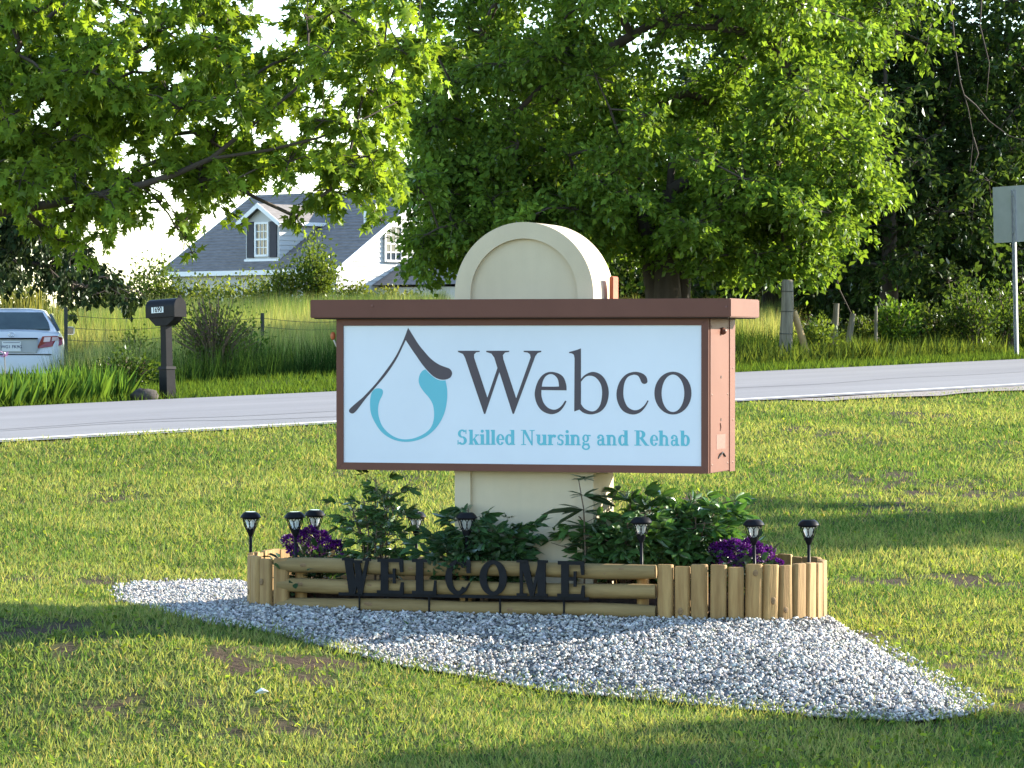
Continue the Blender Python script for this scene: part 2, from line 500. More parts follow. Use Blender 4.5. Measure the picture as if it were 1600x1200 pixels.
# ------------------------------------------------------------------ trees
def make_tree(name, label, base, clumps, trunk_top, trunk_r, leaf_n, leaf_size, base_col, tmpl=T_LEAF, lm='leaf', group=None, cat='tree',
              twigs=9, lean=(0, 0), var=.22, yellow=.3, droop=.35, wide=.62, extra=None, stems=1, limb_k=.011):
    """clumps: list of (x,y,z,r). Trunk, limbs and twigs are one part, the leaves another."""
    root = thing(name, label, cat, base, 0, group)
    bx = np.array(base)
    mb = MB()
    nodes = []; parent = []; 
    h = trunk_top
    for s in range(stems):
        q = 2 * math.pi * s / max(stems, 1) + .6
        sp = .0 if stems == 1 else .45
        tops = []
        prev = -1
        nseg = 6
        for i in range(nseg + 1):
            f = i / nseg
            wob = .05 * h * .2
            p = np.array([lean[0] * f * h + math.sin(f * 5 + s) * wob + sp * f * math.cos(q) * h * .35, lean[1] * f * h + math.cos(f * 4 + s) * wob + sp * f * math.sin(q) * h * .35, f * h])
            if f == 0: p[2] = -.15
            nodes.append(p); parent.append(prev); prev = len(nodes) - 1
    ntrunk = len(nodes)
    cl = np.array(clumps)[:, :3] - bx
    rad = np.array(clumps)[:, 3]
    top = nodes[nseg]
    order = np.argsort(np.linalg.norm(cl - top * .7, axis=1))
    ends = []
    for i in order:
        c = cl[i]
        A = np.array(nodes)
        dd = np.linalg.norm(A - c, axis=1) + np.where(A[:, 2] > c[2] + .3, .8, 0) + np.where(A[:, 2] < .25 * h, 1.5, 0)
        j = int(np.argmin(dd))
        a = A[j]
        L = np.linalg.norm(c - a)
        ns = max(2, int(L / .55))
        mid = (a + c) / 2 + np.array([0, 0, .12 * L]) + rng.normal(0, .07 * L, 3)
        prev = j
        for k in range(1, ns + 1):
            f = k / ns
            p = a * (1 - f) ** 2 + 2 * mid * f * (1 - f) + c * f * f
            nodes.append(p); parent.append(prev); prev = len(nodes) - 1
        ends.append(prev)
    n = len(nodes)
    load = np.zeros(n)
    for e in ends: load[e] += 1
    for i in range(n - 1, 0, -1):
        if parent[i] >= 0: load[parent[i]] += load[i]
    rr = limb_k * np.maximum(load, .6) ** .48
    for i in range(n):
        if i < ntrunk: 
            f = (i % (nseg + 1)) / nseg
            rr[i] = max(rr[i] if f > .05 else 0, trunk_r * (1.25 if f < .05 else 1 - .82 * f))
    rr = np.minimum(rr, trunk_r * 1.3)
    for i in range(ntrunk, n):
        rr[i] = min(rr[i], trunk_r * .42)
    kids = {}
    for i in range(n):
        kids.setdefault(parent[i], []).append(i)
    done = set()
    for st in range(n):
        if parent[st] == -1 or len(kids.get(parent[st], [])) > 1:
            if st in done: continue
            ch = [st]; done.add(st)
            cur = st
            while len(kids.get(cur, [])) == 1:
                cur = kids[cur][0]; ch.append(cur); done.add(cur)
            # follow the fattest child so that limbs run on
            pts = [nodes[k] for k in ch]; rs = [rr[k] for k in ch]
            if parent[st] >= 0:
                pts = [nodes[parent[st]]] + pts; rs = [min(rr[parent[st]], rs[0] * 1.15)] + rs
            if len(pts) > 1:
                mb.tube(pts, rs, 8 if max(rs) > .06 else 5, cap=False)
    # twigs and leaves
    pos = []; dr = []; cc = []
    per = max(4, int(leaf_n / len(cl)))
    w = rad ** 2 / np.mean(rad ** 2)
    for i in range(len(cl)):
        nt_ = max(4, int(twigs * min(1.6, w[i] ** .5)))
        dirs = unit(rng.normal(0, 1, (nt_, 3)) * np.array([1, 1, .75]))
        lens = rad[i] * rng.uniform(.65, 1.15, nt_)
        for k in range(nt_):
            e = cl[i] + dirs[k] * lens[k] - np.array([0, 0, droop * .35 * lens[k]])
            m_ = cl[i] + dirs[k] * lens[k] * .5 + np.array([0, 0, .06 * lens[k]])
            mb.tube([cl[i], m_, e], [.009, .006, .003], 3, cap=False)
        nl = int(per * w[i])
        tk = rng.integers(0, nt_, nl)
        f = rng.uniform(.25, 1.03, nl) ** .8
        p = cl[i] + dirs[tk] * (lens[tk] * f)[:, None] - np.outer(droop * .35 * lens[tk] * f * f, [0, 0, 1]) + rng.normal(0, .13 * rad[i], (nl, 3))
        d_ = dirs[tk] * .6 + rng.normal(0, .6, (nl, 3)) - np.array([0, 0, droop])
        pos.append(p); dr.append(d_)
        cc.append(colours(nl, base_col, var, yellow) * rng.uniform(.86, 1.16))
    pos = np.concatenate(pos); dr = np.concatenate(dr); cc = np.concatenate(cc)
    N = len(pos)
    nr = rng.normal(0, .55, (N, 3)) + np.array([0, 0, .8])
    ln = leaf_size * rng.uniform(.65, 1.25, N)
    me = leaf_mesh('crown', pos, dr, nr, ln, ln * wide, cc, tmpl)
    obj('crown', me, M[lm], root)
    mb.build('trunk', M['bark'], root, smooth=True, fix=False)
    return root

def ell_clumps(c, rx, ry, rz, n, r0, r1, zmin=-1e9, shell=.55, keep=None):
    out = []
    while len(out) < n:
        d = rng.normal(0, 1, 3); d /= np.linalg.norm(d)
        q = (shell + (1 - shell) * rng.random()) if rng.random() < .75 else rng.random() ** .5
        p = np.array(c) + d * q * np.array([rx, ry, rz])
        if p[2] < zmin: continue
        if keep and not keep(p): continue
        out.append((*p, rng.uniform(r0, r1)))
    return out

def bush(name, label, base, rx, ry, h, n, leaf, colr, cat='bush', group=None, stems=12, lm='leaf', tmpl=T_LEAF, wide=.6, up=.35, stem_mat='twig', var=.25, yellow=.35):
    root = thing(name, label, cat, base, 0, group)
    mb = MB()
    ends = []
    for i in range(stems):
        a = rng.random() * 2 * math.pi; q = rng.random() ** .5
        e = np.array([math.cos(a) * rx * q * .85, math.sin(a) * ry * q * .85, h * (1 - .45 * q * q) * rng.uniform(.75, 1.0)])
        b = e * np.array([.18, .18, 0]) - np.array([0, 0, .06])
        m = (b + e) / 2 + np.array([-e[0] * .12, -e[1] * .12, .12 * h])
        mb.tube([b, m, e], [.014, .010, .004], 4, cap=False)
        ends.append((b, m, e))
    k = rng.integers(0, stems, n)
    f = rng.uniform(.25, 1.05, n)
    B = np.array([x[0] for x in ends])[k]; Mi = np.array([x[1] for x in ends])[k]; E = np.array([x[2] for x in ends])[k]
    p = B * ((1 - f) ** 2)[:, None] + 2 * Mi * (f * (1 - f))[:, None] + E * (f * f)[:, None]
    p = p + rng.normal(0, 1, (n, 3)) * np.array([rx, ry, h * .6]) * .17
    p[:, 2] = np.abs(p[:, 2])
    d = unit(p * np.array([1, 1, .3])) * .6 + rng.normal(0, .6, (n, 3)) + np.array([0, 0, up])
    nr = rng.normal(0, .5, (n, 3)) + np.array([0, 0, .8])
    ln = leaf * rng.uniform(.6, 1.3, n)
    obj('foliage', leaf_mesh('foliage', p, d, nr, ln, ln * wide, colours(n, colr, var, yellow), tmpl), M[lm], root)
    mb.build('stem', M[stem_mat], root, smooth=True, fix=False)
    return root

# ------------------------------------------------------------------ ground
_lat = rng.random((256, 256))
def vnoise(x, y):
    xi = np.floor(x).astype(int); yi = np.floor(y).astype(int)
    fx = x - xi; fy = y - yi
    fx = fx * fx * (3 - 2 * fx); fy = fy * fy * (3 - 2 * fy)
    g = lambda a, b: _lat[a % 256, b % 256]
    return (g(xi, yi) * (1 - fx) + g(xi + 1, yi) * fx) * (1 - fy) + (g(xi, yi + 1) * (1 - fx) + g(xi + 1, yi + 1) * fx) * fy
def fbm(x, y, o=4):
    s = 0; a = .5; t = 0
    for i in range(o):
        s = s + a * vnoise(x * 2 ** i + 17.3 * i, y * 2 ** i + 9.1 * i); t += a; a *= .55
    return s / t

BARE_SPOTS = [P(20, 1000, 18.4), P(250, 1085, 17.0), P(420, 1110, 16.7), P(1480, 1050, 17.4), P(1500, 960, 19.2), P(1350, 905, 20.5), P(1560, 930, 19.8),
              P(60, 985, 18.6), P(1340, 720, 30.0), P(1500, 715, 30.5), P(300, 832, 22.9), P(180, 838, 22.7)]
def bare(X, Y):
    b = sstep(.60, .72, fbm(X * .9 + 3, Y * .55 + 11)) * .8
    for i, s in enumerate(BARE_SPOTS):
        w = .55 if i < 8 else .8
        b = np.maximum(b, 1.1 * np.exp(-(((X - s.x) / w) ** 2 + ((Y - s.y) / .22) ** 2)) * (.4 + fbm(X * 5, Y * 5)))
    # thin worn seams left by the turf rolls
    b = np.maximum(b, .9 * np.exp(-((Y - 22.8 - .06 * np.sin(X * 3)) / .05) ** 2) * (fbm(X * 2.2, Y) > .5) * (X < -1.2))
    return (b * sstep(.36, .58, fbm(X * 6.5 + 70, Y * 4.5)) * 1.25).clip(0, 1)

gx = np.concatenate([-np.geomspace(900, 14, 22), np.arange(-13, -6.5, .5), np.arange(-6.5, 6.5, .11), np.arange(6.5, 14, .5), np.geomspace(14.5, 900, 22)])
gy = np.concatenate([-np.geomspace(300, 2, 10), np.arange(0, 13, .8), np.arange(13, 24, .11), np.arange(24, 60, .24), np.arange(60, 130, 1.), np.geomspace(131, 2200, 26)])
GX, GY = np.meshgrid(gx, gy)
GZ = zterr(GX, GY)
GT = GY - RS * GX
GZ = GZ - .06 * ((GT > RN + .25) & (GT < RF - .25))
GB = bare(GX, GY)
nx, ny = len(gx), len(gy)
idx = np.arange(nx * ny).reshape(ny, nx)
quads = np.stack([idx[:-1, :-1], idx[:-1, 1:], idx[1:, 1:], idx[1:, :-1]], -1).reshape(-1, 4)
tris = np.concatenate([quads[:, [0, 1, 2]], quads[:, [0, 2, 3]]])
me = raw_mesh('ground', np.stack([GX, GY, GZ], -1).reshape(-1, 3), tris, np.repeat(GB.reshape(-1, 1), 3, 1))
g_o = obj('ground', me, M['ground'], smooth=True)
tag(g_o, 'lawn and field ground rising gently towards the road and beyond', 'ground', kind='structure')
nt = M['ground'].node_tree          # bare soil shows where the turf is worn
_at = nt.nodes.new('ShaderNodeAttribute'); _at.attribute_name = 'Col'
_mix = [n for n in nt.nodes if n.type == 'MIX_RGB'][0]
nt.links.new(_at.outputs['Fac'], _mix.inputs[0])

def road_strip(name, t0, t1, dz, m, label=None, cat=None, x0=-60, x1=60, n=121, wob=0.0, parent=None, kind='structure'):
    xs = np.linspace(x0, x1, n)
    mb = MB()
    w0 = (vnoise(xs * 1.3, xs * 0 + 5) - .5) * wob; w1 = (vnoise(xs * 1.1, xs * 0 + 9) - .5) * wob
    for i, x in enumerate(xs):
        for t in (t0 + w0[i], (t0 + t1) / 2 + (w0[i] + w1[i]) / 2, t1 + w1[i]):
            # points of one cross section lie square to the road
            k = (t - RN) * RS / (1 + RS * RS)
            X = x - k; Y = t + RS * X
            mb.v.append((X, Y, float(zroad(X, t)) + dz))
    for i in range(n - 1):
        for j in range(2):
            a = i * 3 + j
            mb.f.append((a, a + 3, a + 4, a + 1))
    o = mb.build(name, m, parent, smooth=True)
    if parent is None: tag(o, label, cat, kind=kind)
    return o

road_o = road_strip('road', RN - .1, RF + .1, .014, M['road'], 'pale grey two lane asphalt road crossing behind the sign', 'road', wob=.1)
road_strip('edge_line', RN + .12, RN + .34, .019, M['line'], 'white painted line along the near road edge', 'road marking', wob=.05)
road_strip('road_shoulder', RN - 1.0, RN - .06, .010, M['shoulder'], 'strip of loose grey gravel beside the white edge line', 'shoulder', x0=3.2, wob=.5)
mb = MB()
for a, b_, t0 in ((-14, 2, RN + 2.2), (-7, -1.6, RN + 1.75), (2.2, 14, RN + 3.0)):
    pts = []
    for i in range(41):
        x = a + (b_ - a) * i / 40
        t = t0 + .25 * math.sin(x * .9 + a) + .12 * math.sin(x * 2.7) - (.35 * max(0, x + 3.5) if t0 < RN + 1.9 else 0)
        pts.append((x, t + RS * x, float(zroad(x, t)) + .020))
    for p, q in zip(pts[:-1], pts[1:]):
        mb.add([(p[0], p[1], p[2]), (q[0], q[1], q[2]), (q[0], q[1] + .05, q[2]), (p[0], p[1] + .05, p[2])], [(0, 1, 2, 3)])
tag(mb.build('road_crack', M['crack']), 'dark sealed cracks wandering along the asphalt road', 'crack', kind='structure')

# ------------------------------------------------------------------ monument sign
PSI = R(17)
SX, SY = .044, 20.0
def face(px, py):
    """picture point on the sign face -> local (u, z)"""
    k = (px - 800) / FPX
    u = (k * SY - SX) / (math.cos(PSI) + k * math.sin(PSI))
    return u, EYE + (535 - py) / FPX * (SY - u * math.sin(PSI))

sign = thing('monument_sign', 'cream arched monument sign with maroon cap and white nursing home panel', 'sign', (SX, SY, 0), -PSI)
W2 = 1.125; DEP = .60; ZB, ZT = .852, 1.741
def arch_poly(r, z0, zc, n=40):
    return [(r, z0)] + [(r * math.cos(math.pi * i / n), zc + r * math.sin(math.pi * i / n)) for i in range(n + 1)] + [(-r, z0)]
PR, ZC = .421, 1.878
y0 = .08; y1 = y0 + .44
body = MB().prism(arch_poly(PR, -.25, ZC), y0 + .026, y1).build('pillar', M['stucco'], sign, autos=35)
ring_in = arch_poly(.325, -.2, ZC)
MB().prism(arch_poly(PR, -.25, ZC), y0, y0 + .026, [ring_in]).build('pillar_rim', M['stucco'], body, autos=35)
# cabinet
MB().box(-W2, W2, .014, DEP, ZB, ZT, .006).build('cabinet', M['maroon'], sign, autos=30)
fw = .043
fr = [((-W2, ZB), (W2, ZB), (W2 - fw, ZB + fw), (-W2 + fw, ZB + fw)), ((-W2 + fw, ZT - fw), (W2 - fw, ZT - fw), (W2, ZT), (-W2, ZT)),
      ((-W2, ZB), (-W2 + fw, ZB + fw), (-W2 + fw, ZT - fw), (-W2, ZT)), ((W2 - fw, ZB + fw), (W2, ZB), (W2, ZT), (W2 - fw, ZT - fw))]
for q in fr:
    cx = sum(p[0] for p in q) / 4; cz = sum(p[1] for p in q) / 4
    q2 = [(p[0] + (cx - p[0]) * .0008, p[1] + (cz - p[1]) * .0015) for p in q]
    MB().prism(q2, -.004, .0135).build('frame_bar', M['maroon'], sign)
pan = MB().box(-W2 + fw - .01, W2 - fw + .01, .004, .0125, ZB + fw - .01, ZT - fw + .01).build('panel', M['panel'], sign)
# right end cover, rear flange, screws, holes, old sticker
for s in (1, -1):
    side = MB().box(s * W2, s * (W2 + .006), .02, DEP - .13, ZB + .004, ZT - .002).build('end_cover', M['maroon'], sign)
    MB().box(s * W2, s * (W2 + .011), DEP - .125, DEP + .004, ZB - .004, ZT - .002).build('rear_flange', M['maroon'], sign)
    if s > 0:
        for yy, zz in ((.05, .9), (.05, 1.30), (.05, 1.69), (.43, .9), (.43, 1.30), (.43, 1.69), (.54, .90), (.54, 1.15), (.54, 1.45)):
            MB().lathe([(.006, 0), (.006, .003), (.003, .005)], 8).build('screw', M['screw'], side).matrix_local = Matrix.Translation((W2 + .005 + (.005 if yy > .5 else 0), yy, zz)) @ Matrix.Rotation(R(90), 4, 'Y')
        for yy, zz in ((.27, 1.40), (.27, 1.155)):
            MB().lathe([(.009, 0), (.009, .0025)], 10).build('hole', M['seam'], side).matrix_local = Matrix.Translation((W2 + .0055, yy, zz)) @ Matrix.Rotation(R(90), 4, 'Y')
        MB().box(W2 + .0062, W2 + .0072, .16, .38, .985, 1.07).build('sticker', M['sticker'], side)
        MB().tube([(W2 + .008, .2, .935), (W2 + .02, .24, .96), (W2 + .009, .31, .965), (W2 + .012, .36, .94)], .005, 5).build('wire_stub', M['seam'], side)
        MB().tube([(W2 + .008, .25, 1.09), (W2 + .009, .26, 1.11), (W2 + .008, .25, 1.135)], .003, 4).build('paint_drip', M['sticker'], side)
        MB().lathe([(.020, 0), (.022, .012), (.012, .028), (.004, .032)], 12).build('conduit_knockout', M['maroon'], side).matrix_local = Matrix.Translation((W2 + .006, .28, 1.665)) @ Matrix.Rotation(R(90), 4, 'Y')
# cap
CW = W2 + .143
cap = MB().box(-CW, CW, -.062, DEP + .062, ZT + .002, ZT + .109, .005).build('cap', M['maroon'], sign, autos=30)
MB().box(-CW + .02, CW - .02, -.045, DEP + .045, ZT - .004, ZT + .004).build('cap_seam', M['seam'], cap)
for px, py in ((587, 478), (1139, 480)):
    u, z = face(px, py)
    MB().lathe([(.008, 0), (.008, .003), (.004, .005)], 8).build('screw', M['sticker'], cap).matrix_local = Matrix.Translation((u, -.062, z)) @ Matrix.Rotation(R(90), 4, 'X')
MB().box(.455, .478, .30, .42, ZT + .109, ZT + .109 + .135, .004).build('rear_bracket', M['rust'], sign)
hk = MB().tube([(-W2 + .004, .05, 1.545), (-W2 - .02, .045, 1.585), (-W2 - .035, .04, 1.62)], [.006, .006, .005], 6).build('hook', M['pale'], sign, smooth=True)
MB().lathe([(.006, -.02), (.015, -.008), (.016, .01), (.008, .026)], 10, (-W2 - .037, .04, 1.635)).build('hook_tip', M['orange'], hk, smooth=True)

# --- printed face: logo and lettering (flat vinyl, its own thin layer)
def catmull(pts, sharp=(), n=6):
    out = []
    m = len(pts)
    for i in range(m):
        p0, p1, p2, p3 = pts[i - 1], pts[i], pts[(i + 1) % m], pts[(i + 2) % m]
        if i in sharp: p0 = p1
        if (i + 1) % m in sharp: p3 = p2
        for k in range(n):
            t = k / n
            out.append(tuple(.5 * ((2 * p1[j]) + (-p0[j] + p2[j]) * t + (2 * p0[j] - 5 * p1[j] + 4 * p2[j] - p3[j]) * t * t + (-p0[j] + 3 * p1[j] - 3 * p2[j] + p3[j]) * t ** 3) for j in (0, 1)))
    return out

def print_shape(name, outer, m, holes=(), crop=(0, 0, 1), dy=0.0):
    cv = lambda l: [face(crop[0] + p[0] / crop[2], crop[1] + p[1] / crop[2]) for p in l]
    return MB().prism(cv(outer), .0027 - dy, .0039, [cv(h) for h in holes]).build(name, m, pan)

LG = (520, 500, 6.0)
roofp = [(704, 72), (740, 130), (800, 225), (860, 300), (920, 365), (990, 415), (1050, 440), (1090, 455), (1113, 482), (1115, 512), (1098, 540), (1060, 557), (1010, 558), (955, 537), (900, 490), (840, 420),
         (780, 335), (720, 247), (682, 188), (660, 235), (610, 340), (550, 440), (480, 535), (420, 605), (360, 675), (300, 745), (250, 812), (215, 855), (185, 877), (158, 868), (150, 848), (165, 825), (215, 780), (280, 725),
         (340, 663), (400, 597), (470, 508), (540, 413), (600, 318), (650, 213), (682, 135)]
print_shape('logo_roof', catmull(roofp, (0, 18), 4), M['ink'], crop=LG)
teal = [(866, 463), (905, 503), (955, 545), (1005, 566), (1055, 566), (1070, 650), (1068, 760), (1045, 870), (1000, 965), (940, 1040), (860, 1100), (760, 1135), (650, 1141), (550, 1115), (460, 1055), (395, 965), (355, 870),
        (347, 770), (360, 690), (388, 650), (425, 640), (460, 650), (468, 682), (456, 718), (435, 762), (422, 830), (430, 910), (460, 990), (510, 1050), (575, 1095), (650, 1118), (740, 1113), (830, 1080), (900, 1030), (935, 970), (948, 890),
        (938, 800), (905, 735), (850, 670), (812, 610), (803, 560), (815, 510), (838, 477)]
print_shape('logo_drop', catmull(teal, (0, 4), 4), M['teal'], crop=LG)
WB = (700, 530, 4.0)
wp = [(60, 72), (197, 72), (197, 79), (175, 82), (162, 95), (162, 115), (245, 365), (308, 180), (288, 115), (270, 90), (238, 80), (238, 72), (382, 72), (382, 79), (355, 84), (342, 100), (345, 125), (425, 370),
      (515, 115), (512, 95), (498, 84), (472, 80), (472, 72), (582, 72), (582, 80), (560, 86), (545, 105), (411, 467), (403, 467), (320, 205), (232, 467), (224, 467), (105, 115), (92, 92), (62, 80)]
print_shape('letter', wp, M['ink'], crop=WB)
ep = [(583, 318), (740, 320), (738, 285), (722, 240), (690, 214), (640, 204), (595, 220), (560, 265), (541, 335), (552, 398), (585, 446), (640, 469), (690, 456), (722, 422), (740, 388), (731, 384), (705, 420), (670, 440), (630, 432), (598, 400), (583, 355)]
print_shape('letter', catmull(ep, (0, 1, 14, 15), 4), M['ink'], [catmull([(585, 296), (682, 296), (692, 288), (685, 250), (665, 226), (638, 218), (610, 232), (592, 262)], (0,), 4)], WB)
bp_ = [(755, 80), (800, 68), (830, 57), (830, 248), (860, 220), (905, 204), (955, 222), (990, 270), (1004, 335), (990, 405), (955, 450), (900, 470), (850, 462), (820, 440), (788, 452), (790, 120), (785, 98), (770, 88), (757, 88)]
print_shape('letter', catmull(bp_, (0, 2, 3, 13, 14, 15, 18), 4), M['ink'], [catmull([(830, 266), (858, 236), (890, 228), (925, 242), (955, 285), (962, 345), (950, 410), (922, 445), (890, 450), (852, 433), (830, 405)], (0, 10), 4)], WB)
cp = [(1205, 262), (1213, 275), (1228, 280), (1243, 272), (1245, 255), (1235, 230), (1205, 210), (1160, 204), (1110, 222), (1070, 270), (1052, 337), (1062, 400), (1095, 450), (1150, 471), (1200, 458), (1235, 420), (1253, 385), (1246, 382),
      (1225, 415), (1190, 440), (1155, 442), (1120, 420), (1098, 370), (1095, 320), (1103, 270), (1125, 235), (1160, 222), (1185, 228), (1198, 245)]
print_shape('letter', catmull(cp, (16, 17), 4), M['ink'], crop=WB)
el = lambda cx, cy, rx, ry, n=48: [(cx + rx * math.cos(2 * math.pi * i / n), cy + ry * math.sin(2 * math.pi * i / n)) for i in range(n)]
print_shape('letter', el(1405, 337, 116, 134), M['ink'], [el(1405, 338, 71, 117)], WB)

# bold serif glyphs, cap height 1: lists of pieces
def arc(cx, cy, rx, ry, tx, ty, a0, a1, n=22):
    tx = min(tx * 1.12, rx * .95); ty *= 1.25
    o = []; i_ = []
    for k in range(n + 1):
        q = R(a0 + (a1 - a0) * k / n)
        o.append((cx + rx * math.cos(q), cy + ry * math.sin(q)))
        i_.append((cx + (rx - tx) * math.cos(q), cy + (ry - ty) * math.sin(q)))
    return o + i_[::-1]
def rc(x0, z0, x1, z1): return [(x0, z0), (x1, z0), (x1, z1), (x0, z1)]
S_, H_ = .215, .075      # stem and hairline
def stem(x, z0, z1, l=.06, r=.06, top=True, bot=True):
    p = [rc(x, z0, x + S_, z1)]
    if bot: p.append(rc(x - l, z0, x + S_ + r, z0 + H_))
    if top: p.append([(x - l, z1 - H_ * .4), (x - l, z1 - H_), (x, z1 - H_ * 1.6), (x + .01, z1)])
    return p
XH = .70
G = {}
G['l'] = (.36, stem(.08, 0, 1.0))
G['i'] = (.36, stem(.08, 0, XH) + [el(.175, .9, .105, .105, 18)])
G['k'] = (.74, stem(.07, 0, 1.0) + [[(.26, .30), (.26, .22), (.60, .62), (.50, .62)], [(.30, .40), (.46, .0), (.70, .0), (.42, .46)], rc(.42, .62, .70, .69), rc(.42, -.0, .74, .06)])
G['e'] = (.58, [arc(.30, .35, .27, .37, .17, .06, 62, 330), arc(.30, .35, .27, .37, .13, .06, 0, 62), rc(.14, .33, .555, .395)])
G['d'] = (.72, [arc(.30, .35, .27, .37, .17, .07, 40, 320), rc(.43, 0, .43 + S_, 1.0), rc(.43, 0, .70, H_), rc(.34, .95, .45, 1.0)])
G['b'] = (.70, [rc(.07, 0, .07 + S_, 1.0), arc(.38, .35, .27, .37, .17, .07, -140, 140), rc(.0, .95, .1, 1.0)])
G['h'] = (.76, stem(.07, 0, 1.0) + [arc(.37, .43, .25, .28, .13, .1, 0, 150), rc(.46, 0, .62, .44), rc(.40, 0, .70, H_)])
G['n'] = (.76, stem(.07, 0, XH) + [arc(.37, .43, .25, .28, .13, .1, 0, 150), rc(.46, 0, .62, .44), rc(.40, 0, .70, H_)])
G['u'] = (.76, [rc(.07, .24, .07 + S_, XH), rc(.0, XH - H_, .2, XH), arc(.33, .26, .26, .28, .15, .1, 180, 330), rc(.46, 0, .46 + S_, XH), rc(.40, XH - H_, .5, XH), rc(.5, 0, .73, H_)])
G['r'] = (.60, stem(.07, 0, XH, .06, .09) + [arc(.40, .44, .17, .27, .09, .1, 60, 165), el(.47, .60, .10, .10, 16)])
G['s'] = (.52, [arc(.26, .515, .20, .205, .12, .075, 35, 270), arc(.26, .19, .21, .21, .13, .08, -145, 92), rc(.40, .50, .45, .68), rc(.05, .02, .10, .22)])
G['g'] = (.64, [arc(.27, .46, .22, .26, .12, .06, 0, 360, 36), rc(.40, .60, .60, .69), arc(.29, -.10, .27, .21, .11, .08, 0, 360, 36), rc(.07, .06, .20, .22), rc(.12, .06, .50, .13)])
G['a'] = (.62, [arc(.26, .50, .22, .22, .10, .08, 10, 165), rc(.33, .1, .33 + .17, .52), el(.13, .52, .09, .09, 16), arc(.22, .19, .18, .21, .12, .07, 40, 330), rc(.36, .34, .22, .40), [(.36, 0), (.60, 0), (.60, .06), (.50, .14), (.36, .14)]])
G['N'] = (1.02, [rc(.16, .05, .24, .97), rc(.72, .05, .80, .97), [(.13, 1.0), (.34, 1.0), (.80, .05), (.80, -.02), (.73, -.02), (.16, .92)], rc(.02, .95, .3, 1.0), rc(.04, 0, .36, .06), rc(.60, .94, .94, 1.0)])
G['S'] = (.78, [arc(.36, .735, .29, .28, .17, .085, 30, 265), arc(.36, .275, .31, .29, .18, .09, -150, 88), rc(.58, .72, .64, 1.0), rc(.05, 0, .11, .30)])
G['R'] = (1.0, [rc(.14, 0, .36, 1.0), rc(.02, 0, .48, .06), rc(.02, .94, .2, 1.0), arc(.42, .735, .32, .265, .2, .07, -90, 90), rc(.3, .93, .43, 1.0), rc(.3, .47, .43, .54), [(.36, .49), (.58, .50), (.90, .06), (.98, .06), (.98, 0), (.72, 0)]])
def glyph(name, parts, u0, z0, su, sz, yf, yb, m, parent, drop=0.):
    mb = MB()
    for i, p in enumerate(parts):
        mb.prism([(u0 + x * su, z0 + z * sz) for x, z in p], yf - i * .00012, yb)
    return mb.build(name, m, parent)
text = 'Skilled Nursing and Rehab'
adv = [G[c][0] if c != ' ' else .34 for c in text]
tot = sum(adv)
ua, za = face(713.5, 694.8); ub, zb = face(1079, 696.8)
x = 0
for c, a in zip(text, adv):
    if c != ' ':
        u = ua + (ub - ua) * x / tot; z = za + (zb - za) * x / tot
        glyph('letter', G[c][1], u, z, (ub - ua) / tot, .0875, .0028, .0039, M['teal'], pan)
    x += a

# ------------------------------------------------------------------ planter bed
PY = R(15)
d_ = np.array([math.cos(PY), -math.sin(PY)]); b_ = np.array([math.sin(PY), math.cos(PY)])
PL = np.array([-1.372, 20.13]); PRt = np.array([.822, 19.55])
RAILS = (.302, .186, .074); RR = .0435
LOGH = .345
HB = .53            # half depth of the bed
def log_mesh(h, w):
    mb = MB()
    pr = []
    for k in range(9):
        q = math.pi * k / 8
        pr.append((-w / 2 * math.cos(q), -w * .34 * min(1., 1.75 * math.sin(q))))
    n = len(pr)
    for z, s in ((-.2, 1), (h - .006, 1), (h, .9)):
        for x, y in pr: mb.v.append((x * s, y * s, z))
    for r in range(2):
        for k in range(n):
            k2 = (k + 1) % n
            mb.f.append((r * n + k, r * n + k2, (r + 1) * n + k2, (r + 1) * n + k))
    mb.f.append(tuple(2 * n + k for k in range(n)))
    mb.f.append(tuple(range(n))[::-1])
    me = bpy.data.meshes.new('log'); me.from_pydata(mb.v, [], mb.f)
    bm = bmesh.new(); bm.from_mesh(me); bmesh.ops.recalc_face_normals(bm, faces=bm.faces[:]); bm.to_mesh(me); bm.free()
    me.materials.append(M['wood'])
    me.polygons.foreach_set('use_smooth', [True] * len(me.polygons)); me.set_sharp_from_angle(angle=R(40))
    return me
LOGM = [log_mesh(LOGH, .094), log_mesh(LOGH - .006, .090), log_mesh(LOGH + .004, .097)]
KNOT = MB().lathe([(.016, 0), (.013, .003), (.004, .004)], 10)
def edging(label, path, name='log_edging'):
    """path: list of (x,y,outward angle) for each log"""
    root = thing(name, label, 'edging', (path[0][0], path[0][1], 0), 0)
    for i, (x, y, q) in enumerate(path):
        o = bpy.data.objects.new('log', LOGM[i % 3]); col.objects.link(o); o.parent = root
        o.location = (x - path[0][0], y - path[0][1], rng.normal(0, .002))
        o.rotation_euler = (rng.normal(0, .01), rng.normal(0, .008), q + rng.normal(0, .03))
        for kz in range(1 if rng.random() < .4 else 0):
            k = KNOT.build('knot', M['knot'], o)
            k.matrix_local = Matrix.Translation((rng.uniform(-.02, .02), -.0345, rng.uniform(.04, .3))) @ Matrix.Rotation(R(90), 4, 'X') @ Matrix.Diagonal((1, rng.uniform(1., 1.7), 1, 1))
    return root
def ellipse_path(c, a, start, end, step=.098, hb=HB):
    """logs along an ellipse round c; angle 0 = along d_, 90 = back"""
    out = []; last = None
    n = 4000
    for k in range(n + 1):
        q = R(start + (end - start) * k / n)
        p = c + d_ * a * math.cos(q) + b_ * hb * math.sin(q)
        if last is None or np.linalg.norm(p - last) >= step:
            nv = d_ * math.cos(q) / a + b_ * math.sin(q) / hb
            ang = math.atan2(nv[1], nv[0]) + math.pi / 2
            out.append((p[0], p[1], ang)); last = p
    return out
base_ang = -PY
path = []
